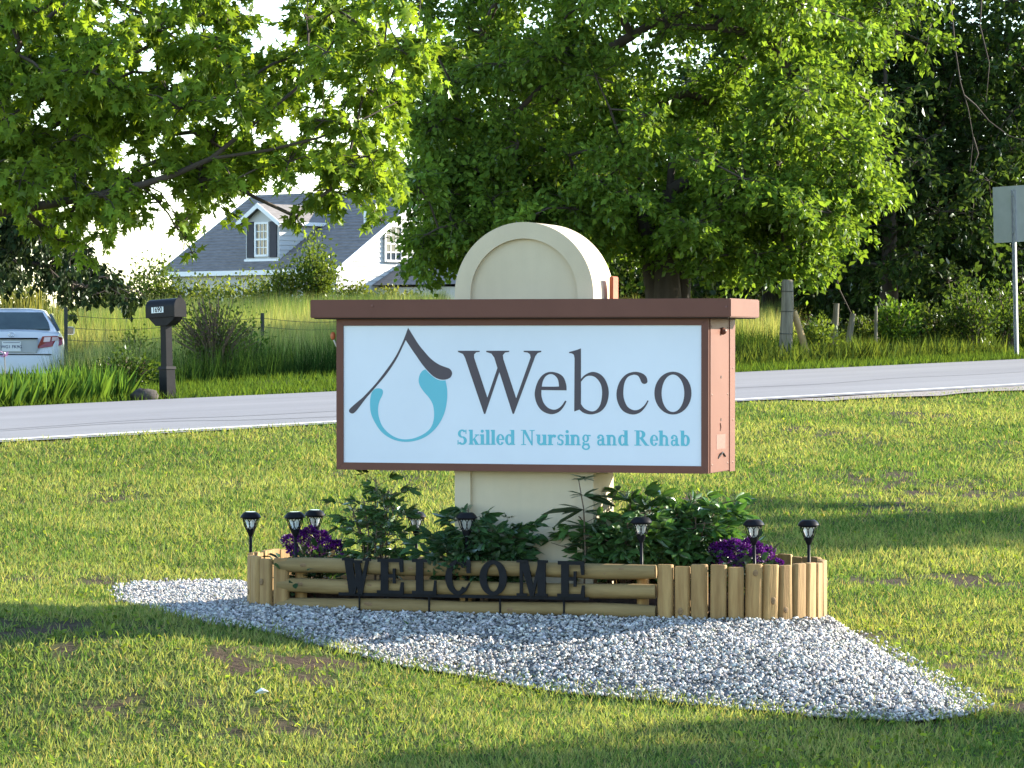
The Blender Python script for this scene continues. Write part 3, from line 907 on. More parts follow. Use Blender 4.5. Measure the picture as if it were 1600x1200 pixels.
for k in range(3):
    p = PRt + d_ * (.05 + .098 * k)
    path.append((p[0], p[1], base_ang))
c_r = PRt + d_ * .295 + b_ * HB
path += ellipse_path(c_r, .545, -84, 88)
edging('yellow pine half log edging curving round the right end beside purple flowers', path)
c_l = PL + b_ * HB + d_ * .02
edging('short run of pine half logs closing the left end of the flower bed', ellipse_path(c_l, .30, 272, 92))

fence = thing('rail_border', 'low three rail log border across the front of the flower bed', 'border', (PL[0], PL[1], 0), -PY)
LR = float(np.linalg.norm(PRt - PL))
for i, z in enumerate(RAILS):
    n = 14
    pts = [(LR * k / n + (.012 if k == 0 else 0) - (.006 if k == n else 0), .0 + .004 * math.sin(k * 1.3 + i), z + .004 * math.sin(k * .9 + i * 2)) for k in range(n + 1)]
    rs = [RR * (1 + .03 * math.sin(k * 1.7 + i * 3)) * (.93 if k in (0, n) else 1) for k in range(n + 1)]
    rl = MB().tube(pts, rs, 16).build('rail', M['wood_rail'], fence, autos=50)
    for kk in range(5):
        k = KNOT.build('knot', M['knot'], rl)
        k.matrix_local = Matrix.Translation((rng.uniform(.15, LR - .15), -RR * .93, z + rng.uniform(-.012, .02))) @ Matrix.Rotation(R(90), 4, 'X') @ Matrix.Diagonal((1.3, .7, .8, 1))
for px in (464, 722, 1000):
    k = (px - 800) / FPX
    s = (k * PL[1] - PL[0]) / (math.cos(PY) + k * math.sin(PY))
    MB().tube([(s, .076, -.1), (s, .076, .26), (s, .076, .325)], .036, 12).build('post', M['wood'], fence, autos=50)
back = thing('rear_rail_border', 'log rail border behind the plants along the back of the bed', 'border', (PL[0], PL[1], 0), -PY)
for z in (.255, .15, .05):
    MB().tube([(.02, HB * 2 - .02, z), (LR * .5, HB * 2 - .015, z + .004), (LR + .25, HB * 2 - .02, z)], RR, 14).build('rail', M['wood_rail'], back, autos=50)
for s in (.25, LR * .5, LR):
    MB().tube([(s, HB * 2 + .066, -.1), (s, HB * 2 + .066, .28)], .036, 12).build('post', M['wood'], back, autos=50)

# mulch bed
def bed_inside(X, Y, g=0.):
    a = (X - PL[0]) * d_[0] + (Y - PL[1]) * d_[1]
    b = (X - PL[0]) * b_[0] + (Y - PL[1]) * b_[1]
    la, ra = .02, LR + .295
    mid = (a > la) & (a < ra) & (b > -g) & (b < 2 * HB + g)
    le = ((a - la) / (.30 + g)) ** 2 + ((b - HB) / (HB + g)) ** 2 < 1
    re = ((a - ra) / (.545 + g)) ** 2 + ((b - HB) / (HB + g)) ** 2 < 1
    return mid | le | re
xs = np.arange(-2.0, 2.0, .045); ys = np.arange(19.2, 21.6, .045)
XX, YY = np.meshgrid(xs, ys)
ins = bed_inside(XX, YY, -.035)
edge = bed_inside(XX, YY, -.16)
ZZ = np.where(edge, .125 + .035 * fbm(XX * 9, YY * 9), .055 + .03 * fbm(XX * 9, YY * 9))
ii = np.arange(XX.size).reshape(XX.shape)
q = np.stack([ii[:-1, :-1], ii[:-1, 1:], ii[1:, 1:], ii[1:, :-1]], -1).reshape(-1, 4)
q = q[ins.ravel()[q].all(1)]
mb = MB(); mb.v = np.stack([XX, YY, ZZ], -1).reshape(-1, 3).tolist(); mb.f = [tuple(t) for t in q.tolist()]
o = mb.build('soil', M['soil'], smooth=True)
bm = bmesh.new(); bm.from_mesh(o.data); bmesh.ops.delete(bm, geom=[v for v in bm.verts if not v.link_faces], context='VERTS'); bm.to_mesh(o.data); bm.free()
tag(o, 'dark mulch filling the log edged flower bed', 'soil', kind='structure')
n = 3600
X = rng.uniform(-1.9, 1.9, n); Y = rng.uniform(19.3, 21.4, n)
k = bed_inside(X, Y, -.06); X, Y = X[k], Y[k]; n = len(X)
Z = np.where(bed_inside(X, Y, -.16), .148, .075) + rng.uniform(0, .012, n)
cc = np.array([.075, .038, .024]) * rng.uniform(.4, 2.6, (n, 1))
o = obj('mulch_chips', leaf_mesh('mulch_chips', np.c_[X, Y, Z], rng.normal(0, 1, (n, 3)) * [1, 1, .3], rng.normal(0, .4, (n, 3)) + [0, 0, 1], rng.uniform(.02, .06, n), rng.uniform(.01, .02, n), cc, T_LEAF), M['pebble'])
tag(o, 'loose reddish brown wood chips scattered on the bed', 'mulch', kind='stuff')

# ------------------------------------------------------------------ WELCOME stake sign
wel = thing('welcome_sign', 'black metal letters on a bar with stakes before the log rails', 'sign', (PL[0], PL[1], 0), -PY)
FWD = -.062
def wface(px, py):
    ox = PL[0] + b_[0] * FWD; oy = PL[1] + b_[1] * FWD
    k = (px - 800) / FPX
    u = (k * oy - ox) / (math.cos(PY) + k * math.sin(PY))
    return u, EYE + (535 - py) / FPX * (oy - u * math.sin(PY))
def slab(x0, x1, z0, z1): return rc(x0, z0, x1, z1)
WG = {
 'W': [[(.07, 1), (.35, 1), (.49, .25), (.42, 0), (.25, 0)], [(.40, 0), (.50, .66), (.62, .66), (.52, .2), (.46, 0)], [(.42, .92), (.62, .92), (.76, .25), (.70, 0), (.56, 0)], [(.58, 0), (.72, 0), (.94, .94), (.83, .94)], slab(0, .40, .93, 1), slab(.38, .70, .87, .94), slab(.74, 1, .93, 1)],
 'E': [slab(.14, .42, 0, 1), slab(0, .95, 0, .10), slab(.02, .95, .90, 1), [(.84, .0), (1, .0), (1, .34), (.90, .34)], [(.88, .62), (.98, .62), (.98, 1), (.82, 1)], slab(.4, .68, .46, .56), slab(.60, .70, .30, .72)],
 'L': [slab(.16, .46, 0, 1), slab(0, .62, .91, 1), slab(0, .95, 0, .10), [(.84, 0), (1, 0), (1, .40), (.92, .40)]],
 'C': [arc(.5, .5, .5, .5, .24, .09, 42, 318, 36), slab(.84, 1.0, .62, 1), [(.78, .17), (.87, .17), (1, .36), (.94, .36)]],
 'O': [arc(.5, .5, .5, .5, .24, .09, 0, 360, 44)],
 'M': [slab(.10, .2, 0, 1), [(.10, 1), (.36, 1), (.56, .18), (.52, 0), (.44, 0)], [(.46, 0), (.56, 0), (.80, .94), (.70, .94)], slab(.68, .94, 0, 1), slab(0, .34, 0, .07), slab(.60, 1, 0, .07), slab(0, .3, .93, 1), slab(.74, 1, .93, 1)],
}
for ch, x0, x1, yt, yb in (('W', 55, 228, 50, 266), ('E', 268, 430, 52, 266), ('L', 482, 630, 55, 269), ('C', 685, 838, 59, 272), ('O', 893, 1060, 62, 276), ('M', 1120, 1308, 62, 278), ('E', 1368, 1535, 68, 287)):
    u0, za_ = wface(520 + x0 / 3.902, 860 + yb / 3.902); u1, zb_ = wface(520 + x1 / 3.902, 860 + yt / 3.902)
    mb = MB()
    for i, p in enumerate(WG[ch]):
        mb.prism([(u0 + a * (u1 - u0), za_ + z * (zb_ - za_)) for a, z in p], FWD - i * .0007, FWD + .012 + i * .0004)
    mb.build('letter', M['black_metal'], wel)
u0, zq = wface(520 + 30 / 3.902, 860 + 268 / 3.902); u1, zq2 = wface(520 + 1560 / 3.902, 860 + 285 / 3.902)
zq = min(zq, zq2) + .004
MB().box(u0, u1, FWD + .013, FWD + .019, zq - .012, zq + .006).build('bar', M['black_metal'], wel)
for px in (669, 780, 560, 880):
    u, _ = wface(px, 940)
    MB().tube([(u, FWD + .016, zq), (u, FWD + .018, .12), (u, FWD + .02, -.1)], .006, 6).build('stake', M['black_metal'], wel)

# ------------------------------------------------------------------ solar path lights
def solar_light(label, px, py, Y, tilt=(0, 0)):
    top = P(px, py, Y)
    z0 = .12
    h = top.z - z0
    r = thing('solar_light', label, 'garden light', (top.x, top.y, z0), rng.random() * 6, 'black solar lights round the flower bed', tilt[0], tilt[1])
    MB().lathe([(.061, h - .034), (.0625, h - .029), (.055, h - .016), (.043, h - .004), (.036, h), (.033, h)], 24).build('cap', M['black_plastic'], r, autos=40)
    MB().lathe([(.030, h + .0005), (.030, h + .002)], 20).build('solar_cell', M['car_glass'], r)
    zt_, zb_ = h - .036, h - .105
    rad = lambda f: .0475 - .022 * (1 - f) ** 1.6
    m = MB()
    for k in range(8):
        for s in (1, -1):
            pts = []
            for i in range(8):
                f = i / 7
                q = 2 * math.pi * (k + s * .5 * math.sin(f * math.pi * .95) * 1.15) / 8
                pts.append((rad(f) * math.cos(q), rad(f) * math.sin(q), zb_ + (zt_ - zb_) * f))
            m.tube(pts, .0026, 4)
    m.lathe([(rad(1) - .003, zt_ - .004), (rad(1) + .003, zt_ - .004), (rad(1) + .003, zt_ + .003), (rad(1) - .003, zt_ + .003)], 20)
    m.build('cage', M['black_plastic'], r, smooth=True)
    MB().lathe([(.014, zb_ + .002), (.019, zb_ + .012), (.034, zt_ - .012), (.036, zt_ - .002)], 16).build('diffuser', M['diffuser'], r, smooth=True)
    MB().lathe([(.010, zb_ - .04), (.013, zb_ - .035), (.026, zb_ - .006), (.027, zb_ + .003), (.02, zb_ + .004)], 18).build('collar', M['black_plastic'], r, autos=40)
    MB().tube([(0, 0, -.05), (0, 0, zb_ - .036)], .0095, 10).build('stake', M['black_plastic'], r, smooth=True)
    return r
for a in (('solar light standing over the left end half logs, leaning slightly', 391, 800, 20.55, (0, -.02)),
          ('front one of two solar lights beside the left purple flowers', 464, 800, 20.22, (0, .03)),
          ('rear one of two solar lights beside the left purple flowers', 491, 797, 20.75, (0, .02)),
          ('solar light at the back between the tall thin plant and dark clump', 651, 800, 20.7, (0, .01)),
          ('solar light before the dark leafy clump, above the letter C', 729, 801, 19.85, (0, 0)),
          ('solar light before the big leafy clump right of the pillar', 1003, 808, 19.62, (0, .01)),
          ('solar light in front of the right purple flowers', 1180, 812, 19.62, (0, -.02)),
          ('solar light standing at the right end of the curved half logs', 1265, 812, 19.85, (0, .03))):
    solar_light(*a)

# ------------------------------------------------------------------ bed plants
def peony(label, px, Y, hgt, spread, nst, colr, name='peony_plant', up=.0, leaf=.105, group='peony clumps in the bed', ymax=.25):
    base = P(px, 900, Y); base.z = .13
    r = thing(name, label, 'plant', base, 0, group)
    mb = MB(); L = []
    for s in range(nst):
        a = rng.random() * 2 * math.pi; q = rng.random() ** .6
        H = hgt * rng.uniform(.55, 1.) * (1 - .35 * q)
        e = np.array([math.cos(a) * spread * q, math.sin(a) * min(spread * q, ymax), H])
        b = np.array([math.cos(a) * .06, math.sin(a) * .06, -.03])
        m = np.array([e[0] * .45, e[1] * .45, H * .62])
        mb.tube([b, m, e], [.006, .005, .003], 5, cap=False)
        nl = int(6 + 6 * H / .4)
        for j in range(nl):
            f = .25 + .75 * (j + rng.random() * .5) / nl
            p = b * (1 - f) ** 2 + 2 * m * f * (1 - f) + e * f * f
            aa = j * 2.4 + rng.random()
            out = np.array([math.cos(aa), math.sin(aa), rng.uniform(-.1, .55)])
            tip = p + out * rng.uniform(.05, .11)
            mb.tube([p, tip], [.0025, .0018], 3, cap=False)
            # compound leaf: groups of three narrow leaflets
            for w in (-1, 0, 1):
                od = out + np.array([-math.sin(aa), math.cos(aa), 0]) * w * .75
                for w2 in (-.45, 0, .45):
                    o2 = od + np.array([-math.sin(aa), math.cos(aa), 0]) * w2 + rng.normal(0, .12, 3)
                    L.append((tip + od * .018, o2 + np.array([0, 0, rng.uniform(-.75, .45)]), leaf * rng.uniform(.65, 1.15)))
    pos = np.array([l[0] for l in L]); dd = np.array([l[1] for l in L]); ln = np.array([l[2] for l in L])
    n = len(L)
    nr = rng.normal(0, .75, (n, 3)) + [0, 0, .55]
    obj('foliage', leaf_mesh('foliage', pos, dd, nr, ln, ln * .34, colours(n, colr, .2, .25), T_OVAL), M['leaf_glossy'], r)
    mb.build('stem', M['twig'], r, smooth=True, fix=False)
    return r
peony('tall thin open plant with upright stems and narrow dark leaves', 583, 20.26, .80, .22, 9, (.055, .12, .035), name='tall_leafy_plant', leaf=.075, group=None, ymax=.14)
peony('low dark leafy clump in shade left of the pillar base', 748, 19.99, .56, .33, 26, (.04, .10, .036), ymax=.07)
peony('large leafy clump filling the bed right of the pillar', 975, 20.08, .68, .40, 42, (.06, .14, .04))
peony('wide leafy clump behind the right purple flowers, sunlit', 1085, 20.2, .66, .38, 34, (.06, .15, .04))
# lone tall stem against the pillar
b0 = P(912, 880, 19.86)
r = thing('lily_stalk', 'single tall stalk with drooping leaves standing against the pillar corner', 'plant', (b0.x, b0.y, .13))
mb = MB(); L = []
H = P(905, 748, 19.86).z - .13
stalk = [(0, 0, -.05), (.01, 0, H * .4), (0, .01, H * .75), (-.03, 0, H)]
mb.tube(stalk, [.006, .005, .004, .003], 6)
for f, a, l in ((1., 2.6, .09), (1., .3, .08), (1., 1.4, .07), (1., 4.2, .06), (.86, .12, .24), (.86, 3.0, .10), (.86, 5.4, .12), (.74, 3.2, .25), (.74, 2.7, .16), (.74, 5.3, .13), (.72, .4, .10), (.6, 3.4, .12), (.6, 5.5, .12), (.45, 3.1, .13), (.45, .2, .13), (.3, 3.6, .12), (.3, 5.9, .12)):
    p = np.array([0, 0, H * f]); o_ = np.array([math.cos(a), math.sin(a) * .5, .28 if l < .2 else .05])
    for w in (-.4, 0, .4):
        L.append((p, o_ + np.array([0, 0, -abs(w)]) + rng.normal(0, .12, 3), l * (1 - .4 * abs(w))))
n = len(L); pos = np.array([l[0] for l in L]); dd = np.array([l[1] for l in L]); ln = np.array([l[2] for l in L])
obj('foliage', leaf_mesh('foliage', pos, dd, rng.normal(0, .3, (n, 3)) + [0, 0, 1], ln, ln * .36, colours(n, (.04, .075, .03), .15, .15), T_OVAL), M['leaf_glossy'], r)
mb.build('stem', M['twig'], r, smooth=True)

def purple(label, px, py0, Y, w, heads):
    base = P(px, 900, Y); base.z = .13
    r = thing('purple_flowers', label, 'flowers', base, 0, 'purple flower clumps in the bed')
    n = 420
    p = rng.normal(0, 1, (n, 3)) * [w * .42, .12, .06] + [0, 0, .12]
    p[:, 2] = np.abs(p[:, 2])
    d = unit(p * [1, 1, .4]) + rng.normal(0, .4, (n, 3))
    obj('foliage', leaf_mesh('foliage', p, d, rng.normal(0, .4, (n, 3)) + [0, 0, 1], rng.uniform(.04, .085, n), rng.uniform(.025, .05, n), colours(n, (.025, .06, .022), .25, .2), T_OVAL), M['leaf_glossy'], r)
    mb = MB()
    for hx, hy, rr_ in heads:
        c = P(hx, hy, Y + rng.uniform(-.09, .09)); c = np.array(c) - np.array(base)
        mb.tube([(c[0] * .3, c[1] * .3, -.03), (c[0] * .8, c[1] * .8, c[2] * .6), tuple(c)], .004, 4, cap=False)
        m_ = 260
        dr = unit(rng.normal(0, 1, (m_, 3)) + [0, -.0, .45])
        rad_ = rr_ / FPX * Y
        pp = c + dr * rad_ * rng.uniform(.55, 1.0, (m_, 1)) * [1, 1, .82]
        cc = np.array([.085, .012, .13]) * rng.uniform(.45, 1.9, (m_, 1)) * [[1, 1, 1]]
        obj('flower_head', leaf_mesh('flower_head', pp, dr + rng.normal(0, .55, (m_, 3)), dr, rng.uniform(.012, .024, m_), rng.uniform(.009, .016, m_), cc, T_LEAF), M['petal'], r)
    mb.build('stem', M['twig'], r, smooth=True, fix=False)
purple('clump of dark purple flower heads beside paired lights at the left end', 488, 870, 20.38, .22, [(452, 846, 12), (484, 833, 12), (503, 840, 12), (488, 853, 14), (512, 851, 12), (458, 860, 9), (526, 852, 9), (470, 838, 10), (532, 873, 7), (499, 866, 10)])
purple('clump of dark purple flower heads behind the right curved half logs', 1165, 885, 19.9, .22, [(1120, 860, 13), (1148, 852, 12), (1164, 862, 13), (1187, 868, 13), (1135, 872, 13), (1200, 864, 11), (1118, 876, 11), (1214, 882, 9), (1158, 878, 12), (1172, 850, 11), (1133, 855, 11), (1183, 856, 9)])

# ------------------------------------------------------------------ gravel mound
gb = [(188, 926), (205, 944), (260, 962), (335, 978), (420, 990), (520, 1018), (620, 1045), (720, 1062), (800, 1075), (900, 1090), (1000, 1098), (1100, 1106), (1200, 1116), (1300, 1128), (1400, 1132), (1490, 1128), (1532, 1112)]
GPOLY = [ground_hit(*p).to_2d() for p in gb]
GPOLY += [Vector((2.30, 18.3)), Vector((2.15, 19.2)), Vector((1.98, 20.2)), Vector((1.2, 21.25)), Vector((0, 21.7)), Vector((-1.0, 22.1))] + [ground_hit(*p).to_2d() for p in ((420, 915), (330, 914), (250, 914), (205, 917))]
GP = np.array([(p.x, p.y) for p in GPOLY])
def in_poly(X, Y, poly):
    c = np.zeros(X.shape, bool)
    n = len(poly)
    for i in range(n):
        x0, y0_ = poly[i]; x1, y1_ = poly[(i + 1) % n]
        k = ((y0_ > Y) != (y1_ > Y)) & (X < (x1 - x0) * (Y - y0_) / (y1_ - y0_ + 1e-12) + x0)
        c ^= k
    return c
def poly_dist(X, Y, poly):
    d = np.full(X.shape, 1e9)
    n = len(poly)
    for i in range(n):
        a = poly[i]; b = poly[(i + 1) % n]
        ab = b - a
        t = np.clip(((X - a[0]) * ab[0] + (Y - a[1]) * ab[1]) / (ab @ ab), 0, 1)
        d = np.minimum(d, np.hypot(X - a[0] - t * ab[0], Y - a[1] - t * ab[1]))
    return d
def bed_dist(X, Y):
    a = (X - PL[0]) * d_[0] + (Y - PL[1]) * d_[1]
    b = (X - PL[0]) * b_[0] + (Y - PL[1]) * b_[1]
    a = np.where(a < .02, (a - .02) / .30 * HB, np.where(a > LR + .295, a - LR - .295, 0))
    bb = b - HB
    r_ = np.where(a == 0, np.abs(bb), np.hypot(a, bb))
    return np.maximum(r_ - HB, 0)
def zgravel(X, Y):
    di = poly_dist(X, Y, GP); db = bed_dist(X, Y)
    f = di / (di + db + 1e-6)
    base = zterr(X, Y)
    top = .035 + .02 * (X < -.9)
    f = f ** .8
    return base + np.maximum(top - base, .02) * f + .012 + .015 * (fbm(X * 3, Y * 3) - .5)
xs = np.arange(-2.7, 2.7, .05); ys = np.arange(16.4, 23.6, .05)
XX, YY = np.meshgrid(xs, ys)
ins = in_poly(XX, YY, GP)
ZZ = zgravel(XX, YY) - .006
ii = np.arange(XX.size).reshape(XX.shape)
q = np.stack([ii[:-1, :-1], ii[:-1, 1:], ii[1:, 1:], ii[1:, :-1]], -1).reshape(-1, 4)
q = q[ins.ravel()[q].any(1)]
q = q[~(bed_inside(XX, YY, -.06).ravel()[q].all(1))]
used = np.unique(q); re_ = np.full(XX.size, -1); re_[used] = np.arange(len(used))
VV = np.stack([XX, YY, ZZ], -1).reshape(-1, 3)[used]
mb = MB(); mb.v = VV.tolist(); mb.f = [tuple(t) for t in re_[q].tolist()]
M['grav'] = mat('gravel_base', (.06, .06, .06), (.25, .25, .25), .9, 45, .9, 60)
tag(mb.build('gravel_bank', M['grav'], smooth=True), 'sloping bank of white gravel below the flower bed', 'gravel', kind='structure')
n = 140000
X = rng.uniform(-2.75, 2.7, n); Y = rng.uniform(16.4, 23.5, n)
d_in = poly_dist(X, Y, GP); ins = in_poly(X, Y, GP)
keep = (ins | (d_in < .10 * rng.random(n) ** 2)) & ~bed_inside(X, Y, .035)
# fewer stones where nothing of them shows
X, Y = X[keep], Y[keep]; n = len(X)
Z = zgravel(X, Y)
iv = np.array([(1, 0, 0), (-1, 0, 0), (0, 1, 0), (0, -1, 0), (0, 0, 1), (0, 0, -1)], float)
itf = np.array([(0, 2, 4), (2, 1, 4), (1, 3, 4), (3, 0, 4), (2, 0, 5), (1, 2, 5), (3, 1, 5), (0, 3, 5)])
def stones(X, Y, Z, r0, r1, cols):
    n = len(X)
    sc = rng.uniform(r0, r1, (n, 1)) * np.stack([rng.uniform(.85, 1.45, n), rng.uniform(.7, 1.15, n), rng.uniform(.5, .9, n)], 1)
    a = rng.random((n, 3)) * 2 * math.pi * np.array([1, .12, .12])
    V = (iv[None] + rng.normal(0, .28, (n, len(iv), 3))) * sc[:, None, :]
    def rot(V, t, i, j):
        c, s = np.cos(t)[:, None], np.sin(t)[:, None]
        u, w = V[..., i].copy(), V[..., j].copy()
        V[..., i] = u * c - w * s; V[..., j] = u * s + w * c
    rot(V, a[:, 1], 0, 2); rot(V, a[:, 2] * 2, 1, 2); rot(V, a[:, 0], 0, 1)
    V = V + np.stack([X, Y, Z], 1)[:, None, :]
    F = (itf[None] + (np.arange(n) * len(iv))[:, None, None]).reshape(-1, 3)
    return V.reshape(-1, 3), F, np.repeat(cols, len(iv), 0)
g = rng.normal(.36, .15, (n, 1)).clip(.07, .72)
cc = g * (1 + rng.normal(0, .03, (n, 3))) * [1., .96, .895]
o = obj('gravel', raw_mesh('gravel', *stones(X, Y, Z + rng.uniform(-.004, .012, n), .0048, .0150, cc)), M['pebble'])
tag(o, 'loose white and grey gravel stones spilling down from the bed', 'gravel', kind='stuff')

# ------------------------------------------------------------------ lawn
def scatter_lawn(n, y0_, y1_, mx=2.3):
    Y = np.sqrt(rng.uniform(y0_ ** 1.0, y1_ ** 1.0, n) ** 2)
    Y = y0_ * (y1_ / y0_) ** rng.random(n)          # more blades close by
    X = rng.uniform(-1, 1, n) * (.155 * Y + mx)
    return X, Y
def clear(X, Y):
    t = Y - RS * X
    w = vnoise(X * 1.7, Y * 1.7) * .25
    gd = poly_dist(X, Y, GP)
    ing = in_poly(X, Y, GP)
    front = Y < 19.4
    lap = front & (gd < .16 * rng.random(len(X)) ** 2)
    edge = np.where(X > 2.2, RN - .75 + w * 2, RN - .06 + w)
    stray = ing & (rng.random(len(X)) < .012) & (fbm(X * 2 + 50, Y * 2) > .52)
    return (t < edge) & (~ing | lap | stray)
n = 740000
X, Y = scatter_lawn(n, 14.6, 46)
B = bare(X, Y)
keep = clear(X, Y) & (rng.random(n) > B * .93)
X, Y = X[keep], Y[keep]; n = len(X)
Z = zterr(X, Y)
ing = in_poly(X, Y, GP)
Z = np.where(ing, zgravel(X, Y), Z)
patch = fbm(X * .8, Y * .6); fine = fbm(X * 6 + 40, Y * 6)
green = np.array([.125, .205, .062]); yel = np.array([.265, .31, .11]); straw = np.array([.33, .30, .14]); deep = np.array([.06, .14, .03])
k = sstep(.35, .65, patch * .6 + fine * .4)[:, None]
cc = green * (1 - k) + yel * k
m_ = rng.random((n, 1))
cc = np.where(m_ < .13, straw * .9, np.where(m_ > .84, deep, cc)) * rng.uniform(.65, 1.35, (n, 1))
tall = .6 + .8 * fine
ln = rng.uniform(.018, .058, n) * tall * (1 + .25 * (Y > 24))
# ragged longer grass at the foot of the gravel
near_g = (~ing) & (poly_dist(X, Y, GP) < .12)
ln = np.where(near_g & (Y < 20), ln * 1.5, ln)
d3 = np.c_[rng.normal(0, .55, (n, 2)), np.ones(n)]
nr = np.c_[rng.normal(0, 1, (n, 2)), rng.normal(0, .3, n)]
o = obj('lawn_grass', leaf_mesh('lawn_grass', np.c_[X, Y, Z - .004], d3, nr, ln, rng.uniform(.0055, .0115, n) * (1 + .03 * (Y - 15)), cc, T_BLADE), M['grass'])
tag(o, 'short patchy yellow green mown lawn grass', 'grass', kind='stuff')
# broad leaved weeds and clover in the lawn
n = 42000
X, Y = scatter_lawn(n, 14.6, 44)
keep = clear(X, Y) & (fbm(X * 1.4 + 9, Y * 1.1) > .47 + .2 * rng.random(n)) & (rng.random(n) > bare(X, Y))
X, Y = X[keep], Y[keep]; n = len(X)
d3 = np.c_[rng.normal(0, 1, (n, 2)), rng.uniform(.1, .7, n)]
o = obj('lawn_weeds', leaf_mesh('lawn_weeds', np.c_[X, Y, zterr(X, Y) + rng.uniform(.0, .022, n)], d3, rng.normal(0, .35, (n, 3)) + [0, 0, 1], rng.uniform(.022, .05, n), rng.uniform(.014, .028, n), colours(n, (.15, .24, .04), .3, .5), T_OVAL), M['grass'])
tag(o, 'low broad leaved weeds and clover growing through the lawn', 'weeds', kind='stuff')

# far verge: short grass beyond the road
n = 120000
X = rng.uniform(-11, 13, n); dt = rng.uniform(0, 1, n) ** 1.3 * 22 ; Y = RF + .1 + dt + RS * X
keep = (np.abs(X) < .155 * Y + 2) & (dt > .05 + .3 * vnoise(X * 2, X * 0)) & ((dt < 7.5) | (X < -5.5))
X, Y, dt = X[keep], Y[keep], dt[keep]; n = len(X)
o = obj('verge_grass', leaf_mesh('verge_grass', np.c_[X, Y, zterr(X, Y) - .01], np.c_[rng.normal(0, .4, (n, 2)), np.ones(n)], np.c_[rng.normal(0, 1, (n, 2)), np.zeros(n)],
      rng.uniform(.06, .16, n), rng.uniform(.012, .022, n), colours(n, (.06, .115, .022), .3, .4), T_BLADE), M['grass'])  # green lowered so the blades carry some of the tree's shade
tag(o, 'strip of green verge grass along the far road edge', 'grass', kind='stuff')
# tall field grass
n = 300000
Y = rng.uniform(46, 88, n); X = rng.uniform(-1, .35, n) * (.158 * Y + 4.5)
dt = Y - RS * X - RF
keep = (dt > 5.8 + .8 * vnoise(X, Y)) & ~((X < -6.9 + (58 - Y) * .06) & (Y < 60)) & (dt < 48) & ~((np.abs(X + 9.2) < 2.1) & (Y > 56.5) & (Y < 67.5)) & (dt < np.where(X > -1.5, 24, 99))
X, Y, dt = X[keep], Y[keep], dt[keep]; n = len(X)
h = rng.uniform(.35, .8, n) * (.75 + .5 * fbm(X * .8, Y * .8)) * np.where(dt < 8.5, .85, 1)
mix = sstep(.38, .62, fbm(X * .5 + 3, Y * .35))[:, None]
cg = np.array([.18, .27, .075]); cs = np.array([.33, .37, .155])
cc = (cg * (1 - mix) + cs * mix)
cc = np.where((dt < 8.0)[:, None], np.array([.032, .07, .018]), cc) * rng.uniform(.6, 1.4, (n, 1))  # band nearest the road coloured dark to stand for tree shade
cc = np.where((rng.random(n) < .12)[:, None] & (dt > 8)[:, None], np.array([.38, .35, .18]) * rng.uniform(.7, 1.2, (n, 1)), cc)
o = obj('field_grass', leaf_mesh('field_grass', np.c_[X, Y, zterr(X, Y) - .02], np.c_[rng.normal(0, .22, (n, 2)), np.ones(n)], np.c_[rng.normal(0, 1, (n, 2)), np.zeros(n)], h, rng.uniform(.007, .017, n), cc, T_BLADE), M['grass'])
tag(o, 'tall seeding meadow grass covering the field behind the wire fence', 'grass', kind='stuff')
# roadside weeds under the wood on the right
n = 40000
X = rng.uniform(1.5, 12, n); dt = rng.uniform(2.2, 9, n); Y = RF + dt + RS * X
keep = (fbm(X * 1.2, Y * 1.2) > .42)
X, Y, dt = X[keep], Y[keep], dt[keep]; n = len(X)
h = rng.uniform(.12, .6, n) * fbm(X * 1.5 + 5, Y * 1.5) * 1.3
o = obj('roadside_weeds', leaf_mesh('roadside_weeds', np.c_[X, Y, zterr(X, Y) - .02], np.c_[rng.normal(0, .35, (n, 2)), np.ones(n)], np.c_[rng.normal(0, 1, (n, 2)), np.zeros(n)], h, rng.uniform(.01, .026, n), colours(n, (.055, .095, .024), .35, .6), T_BEND), M['grass'])
tag(o, 'rank roadside weeds and grass along the foot of the wood', 'weeds', kind='stuff')

# ------------------------------------------------------------------ mailbox
def text_mesh(name, body, size, m, parent, mtx, ext=.001):
    cu = bpy.data.curves.new(name, 'FONT')
    cu.body = body; cu.size = size; cu.extrude = ext; cu.align_x = 'CENTER'; cu.align_y = 'CENTER'
    cu.offset = size * .012
    to = bpy.data.objects.new(name, cu)
    me = bpy.data.meshes.new_from_object(to)
    bpy.data.objects.remove(to)
    o = obj(name, me, m, parent)
    o.matrix_local = mtx
    return o
bpos = P(262, 618, 42.3)
bpos.z = zt(bpos.x, bpos.y)
mbx = thing('mailbox', 'black mailbox numbered 1690 on a black post beside the road', 'mailbox', bpos, R(-43), rx=R(-.5), ry=R(-2.5))
HM = P(262, 466, 42.3).z - bpos.z
# local x points along the box towards its door, local -y faces the number side
def post_sec(z0, z1, w0, w1, name='post'):
    mb = MB()
    v = []
    for z, w in ((z0, w0), (z1, w1)):
        v += [(-w, -w, z), (w, -w, z), (w, w, z), (-w, w, z)]
    return mb.add(v, [(0, 1, 5, 4), (1, 2, 6, 5), (2, 3, 7, 6), (3, 0, 4, 7), (0, 3, 2, 1), (4, 5, 6, 7)])
bz = HM - .235
post_sec(-.05, bz - .1, .052, .050).build('post', M['black_plastic'], mbx)
sl = post_sec(-.04, .36, .074, .068); sl.add(post_sec(.361, .395, .080, .076).v, post_sec(0, 1, 1, 1).f); sl.build('post_base', M['black_plastic'], mbx)
MB().prism([(-.11, bz - .1), (.10, bz - .1), (.20, bz - .045), (.24, bz + .002), (-.24, bz + .002), (-.20, bz - .03)], -.072, .072).build('support_arm', M['black_plastic'], mbx)
hw = .092
